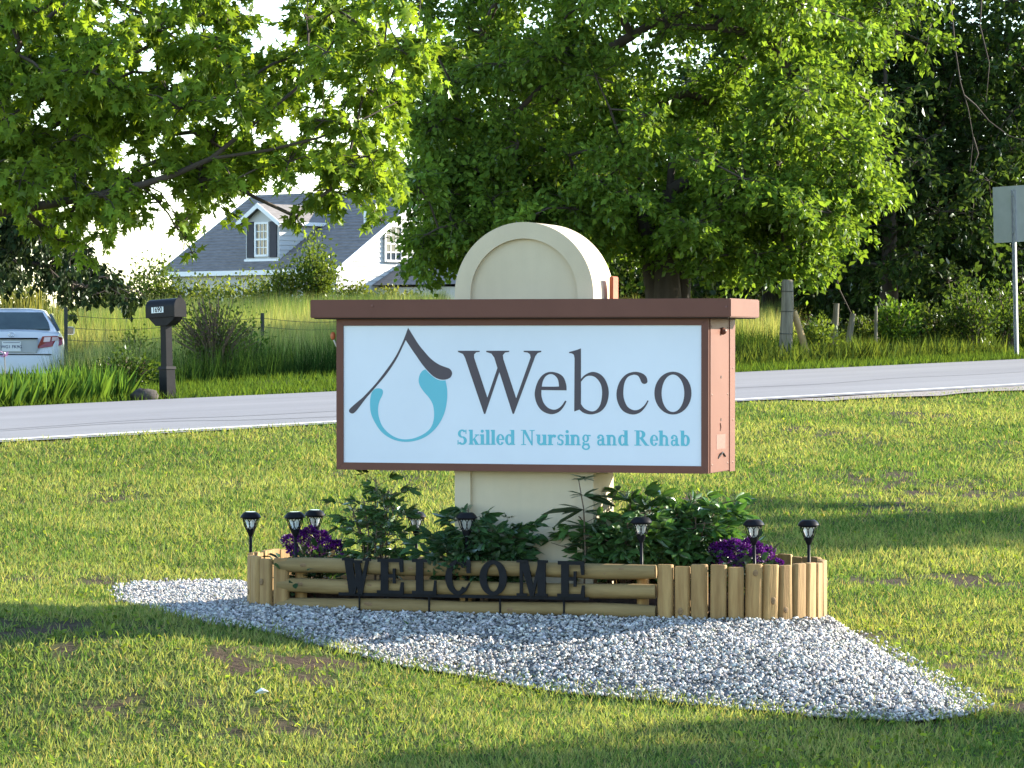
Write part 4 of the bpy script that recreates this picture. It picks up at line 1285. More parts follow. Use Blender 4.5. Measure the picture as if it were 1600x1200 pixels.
prof = [(-hw, 0), (hw, 0), (hw, .12)] + [(hw * math.cos(math.pi * i / 14), .12 + .105 * math.sin(math.pi * i / 14)) for i in range(1, 14)] + [(-hw, .12)]
def hood(x0, x1, s=1.):
    mb = MB()
    n = len(prof)
    mb.v = [(x, y * s, bz + .003 + (z - .11) * s + .11) for x in (x0, x1) for y, z in prof]
    mb.f = [tuple(range(n))[::-1], tuple(range(n, 2 * n))] + [(i, (i + 1) % n, n + (i + 1) % n, n + i) for i in range(n)]
    return mb
hood(-.27, .25).build('box', M['black_plastic'], mbx, autos=40)
dr_ = hood(.2505, .272, 1.06).build('door', M['black_plastic'], mbx, autos=40)
MB().box(.255, .28, -.02, .02, bz + .235, bz + .262, .003).build('door_handle', M['black_plastic'], dr_)
pl = MB().box(-.155, .065, -hw - .004, -hw - .0005, bz + .058, bz + .130).build('number_plate', M['number'], mbx)
text_mesh('number', '1690', .088, M['black_plastic'], pl, Matrix.Translation((-.045, -hw - .005, bz + .094)) @ Matrix.Rotation(R(90), 4, 'X'))
p = P(226, 613, 41.9)
rk = MB().lathe([(.07, -.04), (.15, .0), (.16, .06), (.12, .115), (.05, .14)], 11, (0, 0, 0), 1.1, .8)
rk.v = [tuple(np.array(v) * rng.uniform(.85, 1.12)) for v in rk.v]
o = rk.build('rock', M['rock'], smooth=True); o.location = (p.x, p.y, zt(p.x, p.y)); tag(o, 'dark rounded rock at the road edge beside the mailbox', 'rock')
p = P(408, 1092, 17.0); p = ground_hit(408, 1094)
o = MB().add([(-.03, -.012, 0), (.01, -.02, .012), (.035, 0, .004), (.01, .02, .014), (-.02, .012, .006), (0, 0, .02), (0, 0, -.006)], [(0, 1, 5), (1, 2, 5), (2, 3, 5), (3, 4, 5), (4, 0, 5), (1, 0, 6), (2, 1, 6), (3, 2, 6), (4, 3, 6), (0, 4, 6)]).build('stone', M['number'])
o.scale = (1.1, 1.1, 1.2); o.location = (p.x, p.y, zt(p.x, p.y) + .03); tag(o, 'small pale stone lying alone on the lawn before the gravel', 'stone')

# ------------------------------------------------------------------ iris clumps
ic = 0
for px, py, Y in ((4, 628, 40.6), (38, 627, 41.0), (74, 624, 41.3), (110, 622, 41.6), (146, 620, 41.8), (176, 617, 42.1), (22, 615, 42.3), (62, 613, 42.6), (96, 611, 42.9), (132, 610, 43.2), (160, 608, 43.5), (-30, 632, 40.4), (-20, 618, 42.0)):
    c = P(px, py, Y)
    r = thing('iris_plant', 'clump of long sword shaped green leaves in the bed by the road', 'plant', (c.x, c.y, zt(c.x, c.y)), 0, 'sword leaved plants by the road')
    n = 75
    a = rng.random(n) * 2 * math.pi; q = rng.random(n) ** .5 * .2
    pos = np.c_[np.cos(a) * q, np.sin(a) * q, np.full(n, -.02)]
    d = np.c_[np.cos(a) * q * 2.4 + rng.normal(0, .2, n), np.sin(a) * q * 2.4 + rng.normal(0, .2, n), np.ones(n)]
    A1 = leaf_arrays(pos, d, np.c_[rng.normal(0, 1, (n, 2)), np.zeros(n)], rng.uniform(.3, .52, n), rng.uniform(.028, .046, n), colours(n, (.062, .135, .03), .3, .4), T_BEND)
    obj('foliage', raw_mesh('foliage', *A1), M['grass'], r)
    if ic in (0,):
        MB().tube([(.02, 0, 0), (.03, 0, .45), (.02, .01, .62)], .006, 5).build('stem', M['post_wood'], r)
        m_ = 14
        cl_ = (.36, .22, .36) if ic in (0, 6, 11) else (.32, .24, .12)
        obj('bloom', leaf_mesh('bloom', np.tile([.02, .01, .6], (m_, 1)) + rng.normal(0, .015, (m_, 3)), rng.normal(0, 1, (m_, 3)) + [0, 0, .3], rng.normal(0, 1, (m_, 3)), rng.uniform(.04, .075, m_), rng.uniform(.02, .04, m_), colours(m_, cl_, .2, .1), T_OVAL), M['petal'], r)
    ic += 1

# ------------------------------------------------------------------ wire fence
fc = thing('wire_fence', 'sagging wire field fence on dark steel posts behind the mailbox', 'fence', (0, 0, 0))
fp = []
for px, ytop, Y in ((103, 480, 57.8), (257, 485, 57.9), (410, 489, 58.0), (560, 494, 58.2), (720, 498, 58.6)):
    t_ = P(px, ytop, Y); z0 = zt(t_.x, t_.y)
    fp.append((t_.x, t_.y, z0, t_.z))
    if px != 257:
        MB().box(t_.x - .03, t_.x + .03, t_.y - .005, t_.y + .005, z0 - .2, t_.z).box(t_.x - .005, t_.x + .005, t_.y + .0052, t_.y + .035, z0 - .2, t_.z - .003).build('post', M['tpost'], fc)
for k in range(6):
    f = .16 + .15 * k
    pts = []
    for a, b2 in zip(fp[:-1], fp[1:]):
        for i in range(6):
            u = i / 6
            pts.append((a[0] + (b2[0] - a[0]) * u, a[1] + (b2[1] - a[1]) * u, (a[2] + (a[3] - a[2]) * f) * (1 - u) + (b2[2] + (b2[3] - b2[2]) * f) * u - .05 * math.sin(u * math.pi)))
    MB().tube(pts, .0045, 4, cap=False).build('wire', M['tpost'], fc)
mb = MB()
for a, b2 in zip(fp[:-1], fp[1:]):
    nn = int(abs(b2[0] - a[0]) / .3)
    for i in range(1, nn):
        u = i / nn
        x = a[0] + (b2[0] - a[0]) * u; y = a[1] + (b2[1] - a[1]) * u
        z0 = a[2] * (1 - u) + b2[2] * u; z1 = a[3] * (1 - u) + b2[3] * u
        mb.tube([(x, y, z0 + .1), (x, y, z0 + (z1 - z0) * .9 - .05 * math.sin(u * math.pi))], .003, 3, cap=False)
mb.build('stay_wires', M['tpost'], fc)['kind'] = 'stuff'

# ------------------------------------------------------------------ car
cc_ = P(18, 600, 61.0)
cz = P(18, 480, 61).z - 1.47
car = thing('parked_car', 'silver sedan parked facing away beyond the sword leaved plants', 'car', (cc_.x, cc_.y, cz), R(6.3))
def car_loft(secs, mirror=True):
    """secs: (y, [(x,z)...]) half sections from centre bottom to centre top"""
    mb = MB()
    n = len(secs[0][1])
    for y, pr in secs:
        for x, z in pr: mb.v.append((x, y, z))
        for x, z in pr[::-1]: mb.v.append((-x, y, z))
    m = 2 * n
    for i in range(len(secs) - 1):
        for k in range(m):
            k2 = (k + 1) % m
            mb.f.append((i * m + k, i * m + k2, (i + 1) * m + k2, (i + 1) * m + k))
    mb.f.append(tuple(range(m))[::-1]); mb.f.append(tuple((len(secs) - 1) * m + k for k in range(m)))
    return mb
def low(y, w, zb, zs, zt_, crown):
    return (y, [(0, zb), (w * .80, zb), (w * .95, zb + .06), (w, (zb + zs) / 2), (w * .985, zs), (w * .93, zt_ - .03), (w * .84, zt_), (w * .45, zt_ + crown * .8), (0, zt_ + crown)])
body = car_loft([low(-.02, .66, .30, .50, .60, .005), low(.02, .78, .27, .55, .68, .01), low(.10, .85, .25, .62, .93, .03), low(.16, .87, .24, .66, 1.00, .045), low(.30, .895, .23, .68, 1.02, .05), low(.7, .91, .22, .68, 1.04, .05),
                 low(1.3, .912, .2, .68, 1.02, .03), low(2.6, .912, .2, .67, .98, .02), low(3.3, .91, .2, .66, .95, .03), low(4.0, .89, .22, .62, .86, .04), low(4.5, .82, .25, .56, .74, .03), low(4.74, .68, .30, .5, .62, .01)])
body.build('body', M['car_paint'], car, autos=28)
def top(y, wb, wt, zb, zt_):
    return (y, [(0, zb), (wb * .6, zb), (wb, zb), (wb * .99, zb + (zt_ - zb) * .1), ((wb + wt) / 2 + .01, (zb + zt_) / 2), (wt, zt_ - .03), (wt * .9, zt_ - .004), (wt * .5, zt_ + .018), (0, zt_ + .024)])
cab = car_loft([top(.58, .74, .72, 1.0, 1.045), top(.80, .79, .68, .98, 1.20), top(1.05, .82, .57, .96, 1.39), top(1.25, .83, .55, .95, 1.43), top(2.0, .84, .56, .94, 1.45), top(2.6, .84, .57, .94, 1.41), top(3.0, .82, .62, .94, 1.21), top(3.35, .80, .76, .92, .97)])
cab.build('cabin', M['car_paint'], car, autos=28)
# rear glass follows the sloping rear of the cabin
def glass_quad(name, pts, m=M['car_glass'], parent=car, th=.006):
    a = [Vector(p) for p in pts]
    nrm = (a[1] - a[0]).cross(a[-1] - a[0]).normalized()
    mb = MB(); n = len(a)
    mb.v = [tuple(p + nrm * th) for p in a] + [tuple(p - nrm * .03) for p in a]
    mb.f = [tuple(range(n)), tuple(range(n, 2 * n))[::-1]] + [(i, n + i, n + (i + 1) % n, (i + 1) % n) for i in range(n)]
    return mb.build(name, m, parent)
glass_quad('rear_window', [(-.66, .585, 1.085), (.66, .585, 1.085), (.63, .73, 1.2), (.52, .975, 1.385), (-.52, .975, 1.385), (-.63, .73, 1.2)])
for s in (1, -1):
    for y0c, y1c in ((1.02, 1.78), (1.86, 2.55)):
        pts = [(s * .815, y0c, 1.06), (s * .815, y1c, 1.06), (s * .655, y1c - .03, 1.37), (s * .655, y0c + .12, 1.36)]
        glass_quad('side_window', pts if s > 0 else pts[::-1], th=.02)
    # tail lamp wraps the rear corner
    lamp = MB().add([(s * .44, .012, .74), (s * .70, .040, .775), (s * .885, .16, .80), (s * .895, .24, .93), (s * .78, .075, .965), (s * .54, .030, .955),
                     (s * .44, .20, .74), (s * .70, .20, .775), (s * .82, .27, .80), (s * .84, .27, .93), (s * .78, .22, .965), (s * .54, .20, .955)],
                    [(0, 1, 4, 5), (1, 2, 3, 4), (6, 11, 10, 7), (7, 10, 9, 8)] + [(i, 6 + i, 6 + (i + 1) % 6, (i + 1) % 6) for i in range(6)]).build('tail_lamp', M['tail_red'], car)
    MB().add([(s * .555, .020, .855), (s * .67, .030, .865), (s * .685, .036, .945), (s * .575, .026, .94), (s * .555, .1, .855), (s * .67, .1, .865), (s * .685, .1, .945), (s * .575, .1, .94)], [(0, 1, 2, 3), (4, 7, 6, 5), (0, 4, 5, 1), (1, 5, 6, 2), (2, 6, 7, 3), (3, 7, 4, 0)]).build('lamp_lens', M['tail_clear'], lamp)
    MB().add([(s * .705, .036, .87), (s * .84, .125, .89), (s * .81, .092, .945), (s * .715, .042, .945), (s * .705, .12, .87), (s * .84, .19, .89), (s * .81, .17, .945), (s * .715, .12, .945)], [(0, 1, 2, 3), (4, 7, 6, 5), (0, 4, 5, 1), (1, 5, 6, 2), (2, 6, 7, 3), (3, 7, 4, 0)]).build('lamp_lens', M['tail_clear'], lamp)
    mr = MB().box(s * .92 if s > 0 else -1.06, 1.06 if s > 0 else s * .92, 2.55, 2.70, .99, 1.14, .02).build('side_mirror', M['car_paint'], car, smooth=False)
    MB().box(min(s * .94, s * 1.045), max(s * .94, s * 1.045), 2.54, 2.549, 1.005, 1.125).build('mirror_glass', M['car_glass'], mr)
    for yw in (.95, 3.75):
        w = MB().lathe([(.20, -.11), (.30, -.11), (.325, -.08), (.325, .08), (.30, .11), (.20, .11)], 28).build('tyre', M['rubber'], car, autos=40)
        w.matrix_local = Matrix.Translation((s * .80, yw, .325)) @ Matrix.Rotation(R(90), 4, 'Y')
        h_ = MB().lathe([(.03, .115), (.06, .118), (.19, .105), (.205, .112), (.205, .0), (.03, .0)], 20).build('rim', M['chrome'], w, autos=40)
        if s < 0: h_.rotation_euler = (math.pi, 0, 0)
MB().box(-.46, .46, -.035, .085, .905, .93, .004).build('plate_garnish', M['black_plastic'], car)
rp_ = MB().box(-.44, .44, -.012, .09, .665, .903, .003).box(.4402, .456, -.016, .09, .69, .904).box(-.456, -.4402, -.016, .09, .69, .904).build('plate_recess', M['recess_shade'], car)
pt = MB().box(-.165, .165, -.026, -.0135, .69, .865, .003).build('license_plate', M['plate'], car)
text_mesh('plate_number', 'WG1 FK9G', .076, M['plate_ink'], pt, Matrix.Translation((0, -.028, .77)) @ Matrix.Rotation(R(90), 4, 'X'))
MB().box(-.145, .145, -.029, -.0265, .84, .85).build('plate_band', M['plate_ink'], pt)
em = MB()
for rx_, rz_ in ((.055, .038), (.028, .024)):
    em.tube([(rx_ * math.cos(2 * math.pi * i / 24), .03, .985 + rz_ * math.sin(2 * math.pi * i / 24)) for i in range(25)], .006, 5)
em.build('emblem', M['chrome'], car, smooth=True)
MB().box(-.70, .70, -.022, .06, .628, .645).build('bumper_seam', M['black_plastic'], car)
for s in (-.25, .35):
    MB().box(s - .14, s + .14, 1.55, 1.68, 1.0, 1.24, .05).build('head_rest', M['tpost'], car)

# ------------------------------------------------------------------ house
HA = R(42)
hs = thing('house', 'white sided house with grey shingle roof and shuttered dormer beyond the field', 'house', ((525 - 800) / FPX * 113, 113, 0), -HA)
L_, WD, ZE, PT = 8.6, 9.0, 3.95, .62
MB().prism([(-WD, -.5), (0, -.5), (0, ZE - .05), (-WD / 2, ZE - .05 + PT * WD / 2), (-WD, ZE - .05)], -L_ + .35, -.35)
mb = MB()
mb.v = [(x, y, z) for x in (-L_ + .35, -.30) for y, z in ((.3, -.5), (WD - .3, -.5), (WD - .3, ZE), (WD / 2, ZE + PT * (WD / 2 - .3)), (.3, ZE))]
mb.f = [(0, 1, 2, 3, 4), (9, 8, 7, 6, 5), (0, 5, 6, 1), (1, 6, 7, 2), (2, 7, 8, 3), (3, 8, 9, 4), (4, 9, 5, 0)]
wall = mb.build('wall', M['siding'], hs)
# siding boards on the lit gable end
z = 2.2
while z < ZE + PT * (WD / 2 - .3) - .1:
    half = WD / 2 - .3 if z < ZE else (ZE + PT * (WD / 2 - .3) - z) / PT
    y0h, y1h = WD / 2 - half, WD / 2 + half
    z1 = z + .155
    half1 = WD / 2 - .3 if z1 < ZE else max(.01, (ZE + PT * (WD / 2 - .3) - z1) / PT)
    b = MB()
    b.v = [(-.299, y0h, z), (-.299, y1h, z), (-.299, WD / 2 + half1, z1), (-.299, WD / 2 - half1, z1), (-.268, y0h, z), (-.268, y1h, z), (-.292, WD / 2 + half1, z1), (-.292, WD / 2 - half1, z1)]
    b.f = [(0, 3, 2, 1), (4, 5, 6, 7), (0, 1, 5, 4), (1, 2, 6, 5), (2, 3, 7, 6), (3, 0, 4, 7)]
    b.build('siding_board', M['siding'], wall)
    z += .16
def roof_slab(pts, th, name, m, parent):
    a = [Vector(p) for p in pts]
    mb = MB(); n = len(a)
    mb.v = [tuple(p) for p in a] + [tuple(p - Vector((0, 0, th))) for p in a]
    mb.f = [tuple(range(n)), tuple(range(n, 2 * n))[::-1]] + [(i, n + i, n + (i + 1) % n, (i + 1) % n) for i in range(n)]
    return mb.build(name, m, parent)
zr = ZE + PT * WD / 2 + .05
rf = roof_slab([(-L_, 0, ZE + .05), (0, 0, ZE + .05), (0, WD / 2, zr), (-L_, WD / 2, zr)], .12, 'roof', M['shingle'], hs)
roof_slab([(-L_, WD / 2 + .002, zr), (0, WD / 2 + .002, zr), (0, WD, ZE + .05), (-L_, WD, ZE + .05)], .12, 'roof', M['shingle'], hs)
# shingle courses, each a thin step on the front slope
sl_ = math.hypot(1, PT)
nc = 26
for i in range(nc):
    y0h = WD / 2 * i / nc; y1h = WD / 2 * (i + 1) / nc
    b = MB()
    o1, o2 = .03, .008
    za_, zb_ = ZE + .05 + PT * y0h, ZE + .05 + PT * y1h
    b.v = [(-L_, y0h, za_ + .002), (-.002, y0h, za_ + .002), (-.002, y1h, zb_ + .002), (-L_, y1h, zb_ + .002), (-L_, y0h, za_ + o1), (-.002, y0h, za_ + o1), (-.002, y1h, zb_ + o2), (-L_, y1h, zb_ + o2)]
    b.f = [(0, 3, 2, 1), (4, 5, 6, 7), (0, 1, 5, 4), (1, 2, 6, 5), (2, 3, 7, 6), (3, 0, 4, 7)]
    b.build('shingle_course', M['shingle'], rf)
MB().box(-L_ - .02, .02, -.03, -.002, ZE - .10, ZE + .06).build('fascia', M['trim'], rf)
roof_slab([(.002, -.02, ZE + .06), (.03, -.02, ZE + .06), (.03, WD / 2, zr + .02), (.002, WD / 2, zr + .02)], .20, 'rake_board', M['trim'], rf)
roof_slab([(-L_ - .03, -.02, ZE + .06), (-L_ - .002, -.02, ZE + .06), (-L_ - .002, WD / 2, zr + .02), (-L_ - .03, WD / 2, zr + .02)], .20, 'rake_board', M['trim'], rf)
# dormer
DX, DY_, DW, DZ0, DZ1, DZ2 = -4.06, .58, .80, 4.33, 5.66, 6.16
mb = MB()
yb1 = (DZ1 - ZE) / PT + .1; yb2 = (DZ2 - ZE) / PT + .1
mb.v = [(DX - DW, DY_, DZ0), (DX + DW, DY_, DZ0), (DX + DW, DY_, DZ1), (DX, DY_, DZ2), (DX - DW, DY_, DZ1), (DX + DW, yb1, DZ1), (DX - DW, yb1, DZ1), (DX, yb2, DZ2)]
mb.f = [(0, 1, 2, 3, 4), (1, 5, 2), (0, 4, 6), (2, 5, 7, 3), (4, 3, 7, 6), (0, 6, 7, 5, 1)]
dm = mb.build('dormer', M['siding'], hs)
for s in (1, -1):
    ov = .22
    a = [(DX, DY_ - .22, DZ2 + .10), (DX + s * (DW + ov), DY_ - .22, DZ1 - .03), (DX + s * (DW + ov), yb1 + .1, DZ1 - .03), (DX, yb2 + .2, DZ2 + .10)]
    roof_slab(a if s < 0 else a[::-1], .07, 'dormer_roof', M['shingle'], dm)
    a = [(DX + s * .003, DY_ - .25, DZ2 + .12), (DX + s * (DW + ov + .02), DY_ - .25, DZ1 - .02), (DX + s * (DW + ov + .02), DY_ - .223, DZ1 - .02), (DX + s * .003, DY_ - .223, DZ2 + .12)]
    roof_slab(a if s < 0 else a[::-1], .17, 'dormer_rake', M['trim'], dm)
    MB().box(DX + s * (DW + ov) - (.0 if s > 0 else .04), DX + s * (DW + ov) + (.04 if s > 0 else 0), DY_ - .22, yb1 + .1, DZ1 - .14, DZ1 - .022).build('gutter', M['trim'], dm)
for k in range(8):
    z = DZ0 + .05 + k * .16
    ybk = (z - ZE) / PT
    b = MB().add([(DX + DW + .001, DY_, z), (DX + DW + .03, DY_, z), (DX + DW + .008, DY_, z + .155), (DX + DW + .001, DY_, z + .155), (DX + DW + .001, ybk + .1, z), (DX + DW + .03, ybk + .1, z), (DX + DW + .008, ybk + .3, z + .155), (DX + DW + .001, ybk + .3, z + .155)],
                 [(0, 1, 2, 3), (4, 7, 6, 5), (0, 4, 5, 1), (1, 5, 6, 2), (2, 6, 7, 3), (3, 7, 4, 0)])
    b.build('siding_board', M['siding'], dm)
def window(parent, cx, y, z0, z1, w, cols=3, rows=2, gable=False, name='window'):
    fr_ = MB()
    t = .07
    bx_ = lambda mb, a, b2, c, d2, e, f: mb.box(a, b2, c, d2, e, f) if not gable else mb.box(-c - .0, -d2, a, b2, e, f) if -c < -d2 else mb.box(-d2, -c, a, b2, e, f)
    q = lambda mb, a, b2, dep0, dep1, e, f: (mb.box(a, b2, y - dep1, y - dep0, e, f) if not gable else mb.box(y + dep0, y + dep1, a, b2, e, f))
    q(fr_, cx - w - t, cx - w, .002, .06, z0 - t, z1 + t); q(fr_, cx + w, cx + w + t, .002, .06, z0 - t, z1 + t)
    q(fr_, cx - w, cx + w, .002, .06, z1, z1 + t); q(fr_, cx - w, cx + w, .002, .08, z0 - t, z0)
    zm = (z0 + z1) / 2
    q(fr_, cx - w, cx + w, .002, .05, zm - .03, zm + .03)
    f = fr_.build(name, M['trim'], parent)
    q(MB(), cx - w, cx + w, .004, .012, z0, z1).build('pane', M['glass'], f)
    mu = MB()
    for h0, h1 in ((z0, zm - .03), (zm + .03, z1)):
        for k in range(1, cols):
            xk = cx - w + 2 * w * k / cols
            q(mu, xk - .012, xk + .012, .013, .03, h0, h1)
        for k in range(1, rows):
            zk = h0 + (h1 - h0) * k / rows
            q(mu, cx - w, cx + w, .0135, .028, zk - .012, zk + .012)
    mu.build('muntins', M['trim'], f)
    return f
window(dm, DX, DY_, DZ0 + .22, DZ0 + 1.24, .27)
for s in (1, -1):
    x0 = DX + s * .55
    MB().box(x0 - .16, x0 + .16, DY_ - .05, DY_ - .002, DZ0 + .12, DZ0 + 1.33).build('shutter', M['shutter'], dm)
MB().box(DX - DW - .02, DX + DW + .02, DY_ - .07, DY_ - .003, DZ0 - .06, DZ0 + .07).build('sill', M['trim'], dm)
MB().tube([(-1.2, 2.6, ZE + PT * 2.6), (-1.2, 2.6, ZE + PT * 2.6 + .5)], .06, 8).build('vent_pipe', M['trim'], rf)
window(hs, 2.95, -.265, 4.35, 5.45, .36, gable=True)
# lower hip roofed wing on the gable side
mb = MB(); mb.box(-.29, 4.6, 2.3, 8.2, -.5, 3.42).build('wing_wall', M['siding'], hs)
hz = 4.62
hip = MB()
hip.v = [(-.262, 1.95, 3.5), (5.0, 1.95, 3.5), (5.0, 8.5, 3.5), (-.262, 8.5, 3.5), (-.262, 4.2, hz), (2.8, 4.2, hz), (2.8, 6.2, hz), (-.262, 6.2, hz)]
hip.f = [(0, 1, 5, 4), (1, 2, 6, 5), (2, 3, 7, 6), (4, 5, 6, 7), (0, 3, 2, 1), (0, 4, 7, 3)]
hip.build('wing_roof', M['shingle'], hs)

# ------------------------------------------------------------------ right roadside: sign back, fence post, brace, stubs
bp2 = P(1588, 559, 54.5); bp2.z = zt(bp2.x, bp2.y)
rs_ = thing('road_sign', 'grey back of a rectangular road sign on a steel post', 'road sign', bp2, R(-43), ry=R(-1.6))
Htop = P(1582, 290, 54.5).z - bp2.z; Hbot = P(1582, 378, 54.5).z - bp2.z
# the plate faces the traffic (away from the camera): its back shows
bd = MB(); bd.box(-.405, .405, .031, .035, Hbot, Htop, .0015); bd.build('plate', M['sign_back'], rs_)
MB().box(-.03, -.024, -.012, .03, -.3, Htop - .06).box(.024, .03, -.012, .03, -.3, Htop - .06).box(-.0239, .0239, .022, .030, -.3, Htop - .061).build('post', M['steel'], rs_)
for zz in (Hbot + .15, Htop - .15):
    MB().lathe([(.012, -.02), (.012, .0), (.007, .006)], 8).build('bolt', M['steel'], rs_).matrix_local = Matrix.Translation((0, .0, zz)) @ Matrix.Rotation(R(-90), 4, 'X')

p0 = P(1227, 574, 53.0); z0 = zt(p0.x, p0.y); h = P(1232, 437, 53).z - z0
o = thing('wooden_post', 'thick weathered grey wooden fence post at the edge of the wood', 'post', (p0.x, p0.y, z0), ry=R(1.5))
mb = MB().tube([(0, 0, -.2), (.0, 0, h * .3), (.01, .0, h * .7), (.0, 0, h - .02), (0, 0, h)], [.105, .10, .095, .088, .07], 12)
mb.build('shaft', M['post_wood'], o, autos=50)
for zz in (h * .35, h * .62, h * .86):
    MB().tube([(.104 * math.cos(2 * math.pi * i / 16), .104 * math.sin(2 * math.pi * i / 16), zz) for i in range(17)], .005, 4).build('wire_wrap', M['tpost'], o)
a0, a1 = P(1240, 486, 53.1), P(1267, 560, 53.4)
a1.z = zt(a1.x, a1.y) - .05
o = MB().tube([a1 - a1, (a0 - a1) * .5, a0 - a1], [.058, .055, .05], 8).build('brace', M['new_wood'], autos=50)
o.name = 'diagonal_brace'; o.location = a1; tag(o, 'pale wooden brace leaning diagonally against the weathered post', 'brace')
for px, yb, yt, lean, lab in ((1302, 540, 474, .06, 'grey stub post standing between the diagonal brace and leaning stub'), (1322, 545, 490, .16, 'grey stub post leaning right in the brush below the wood'), (1368, 540, 478, .01, 'thin pale stake standing in the weeds below the wood')):
    a = P(px, yb, 55.5); z0 = zt(a.x, a.y); hh = P(px, yt, 55.5).z - z0
    w = .055 if px < 1340 else .03
    o = MB().tube([(0, 0, -.1), (lean * hh * .5, 0, hh * .5), (lean * hh, 0, hh)], [w, w * .95, w * .8], 8).build('stub_post', M['post_wood'], autos=50)
    o.location = (a.x, a.y, z0); tag(o, lab, 'post')

# ------------------------------------------------------------------ shrubs by the field
def at_ground(px, Y):
    X = (px - 800) / FPX * Y
    return (X, Y, zt(X, Y))
# twiggy bush behind the mailbox
r = bush('twiggy_bush', 'brown twiggy arching bush just right of the mailbox', at_ground(335, 49.5), .78, .55, 1.3, 2600, .05, (.08, .125, .035), stems=110, up=.5)
bush('young_sapling', 'small leafy sapling leaning out beside the twiggy bush', at_ground(385, 50.5), .42, .35, .85, 700, .06, (.06, .14, .025), stems=10)
bush('dark_weed_bush', 'dark leafy weeds behind the sword leaved plants left of the mailbox', at_ground(200, 46.5), .55, .4, .55, 1500, .06, (.045, .085, .02), stems=20)
bush('yellow_weed_bush', 'yellowish weeds growing up the wire fence left of the mailbox', at_ground(212, 52.0), .5, .4, .85, 1100, .06, (.10, .15, .03), stems=18)
for px, Y, rx_, h_, n_, c_, lab in (
        (235, 84, .9, 1.7, 2600, (.07, .12, .03), 'rounded hedge bush before the left corner of the house roof'),
        (300, 84, 1.1, 1.35, 2600, (.10, .145, .035), 'low yellow green bush under the shingle roof eave'),
        (380, 83, 1.0, 1.3, 2000, (.12, .165, .035), 'low pale bush below the dormer window'),
        (440, 82, .8, 1.4, 2000, (.11, .16, .035), 'small pale bush left of the tall garden shrub'),
        (492, 82, .66, 2.0, 3600, (.085, .14, .03), 'tall leafy garden shrub standing before the white gable wall'),
        (545, 83, .75, .95, 2000, (.09, .13, .03), 'bush below the white gable siding'),
        (610, 83, .9, .85, 1800, (.12, .15, .04), 'low bush before the small hip roofed wing'),
        (170, 80, 1.0, 1.0, 2200, (.09, .13, .03), 'bush on the field crest beside the dark drooping tree'),
        (30, 76, 1.0, 1.15, 2400, (.10, .15, .03), 'bright bush on the field crest behind the parked car')):
    bush('hedge_bush', lab, at_ground(px, Y), rx_, .8, h_, n_, .10, c_, stems=16, group='bushes along the field crest')
sp = P(215, 440, 84)
# reedy tall grass tuft behind the car
c = at_ground(40, 71)
r = thing('reed_tuft', 'tall dry reedy grass tuft behind the car roof', 'grass', c)
n = 170
obj('foliage', leaf_mesh('foliage', np.c_[rng.normal(0, .5, (n, 2)), np.zeros(n)], np.c_[rng.normal(0, .16, (n, 2)), np.ones(n)], np.c_[rng.normal(0, 1, (n, 2)), np.zeros(n)], rng.uniform(.9, 1.75, n), rng.uniform(.015, .03, n), colours(n, (.17, .19, .07), .25, .2), T_BEND), M['grass'], r)

# brush under the wood
for px, Y, rx_, h_, n_, c_, lab in (
        (1275, 53.6, .45, .70, 1500, (.085, .14, .03), 'bright weedy bush at the foot of the diagonal brace'),
        (1345, 56.5, .5, .65, 1500, (.06, .10, .025), 'low dark weeds right of the stub posts'),
        (1400, 56.0, .55, .95, 1900, (.075, .15, .025), 'leafy green bush midway between stub posts and road sign'),
        (1455, 57.0, .55, .75, 1500, (.06, .10, .025), 'dull weeds left of the pokeweed clump'),
        (1520, 56.5, .55, 1.15, 1900, (.055, .10, .022), 'tall weed clump left of the road sign post'),
        (1575, 57.5, .5, 1.2, 1600, (.06, .11, .022), 'leafy bush directly behind the road sign post'),
        (1640, 58, .7, 1.2, 1600, (.06, .11, .022), 'leafy bush right of the road sign post')):
    bush('brush_bush', lab, at_ground(px, Y), rx_, .5, h_, n_, .075, c_, stems=16, group='brush along the foot of the wood')

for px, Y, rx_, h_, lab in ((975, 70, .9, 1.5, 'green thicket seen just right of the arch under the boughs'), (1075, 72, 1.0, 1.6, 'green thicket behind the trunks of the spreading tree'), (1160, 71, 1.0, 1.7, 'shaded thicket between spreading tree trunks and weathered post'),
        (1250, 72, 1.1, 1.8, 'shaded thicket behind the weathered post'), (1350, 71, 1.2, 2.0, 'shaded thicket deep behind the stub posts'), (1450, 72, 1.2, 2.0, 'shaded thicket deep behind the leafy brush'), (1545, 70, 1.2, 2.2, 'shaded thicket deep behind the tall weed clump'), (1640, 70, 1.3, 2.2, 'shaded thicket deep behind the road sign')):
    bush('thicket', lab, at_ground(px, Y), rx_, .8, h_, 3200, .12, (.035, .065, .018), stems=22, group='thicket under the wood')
# ------------------------------------------------------------------ trees
# the big spreading tree behind the sign
tb = at_ground(1042, 55.5)
def keep_c(p):
    px = 800 + p[0] / p[1] * FPX; py = 535 - (p[2] - EYE) / p[1] * FPX
    if py > 0:
        xm = np.interp(py, [0, 120, 230, 330, 400], [1515, 1490, 1450, 1390, 1330])
        xl = np.interp(py, [0, 100, 200, 300, 440], [670, 665, 625, 605, 630])
        if px > xm - 25 or px < xl + 25: return False
        lowb = np.interp(px, [600, 650, 720, 900, 1000, 1100, 1200, 1300, 1400], [400, 445, 448, 385, 372, 405, 430, 400, 340])
        if py > lowb: return False
        for hx, hy, hr in ((1082, 95, 20), (1000, 60, 14), (985, 150, 12), (1010, 250, 10)):
            if math.hypot(px - hx, py - hy) < hr + 26: return False
    return True
cl = ell_clumps((tb[0] - .2, 55.5, 6.2), 4.9, 4.2, 4.6, 260, .42, .8, zmin=2.4, shell=.5, keep=keep_c)
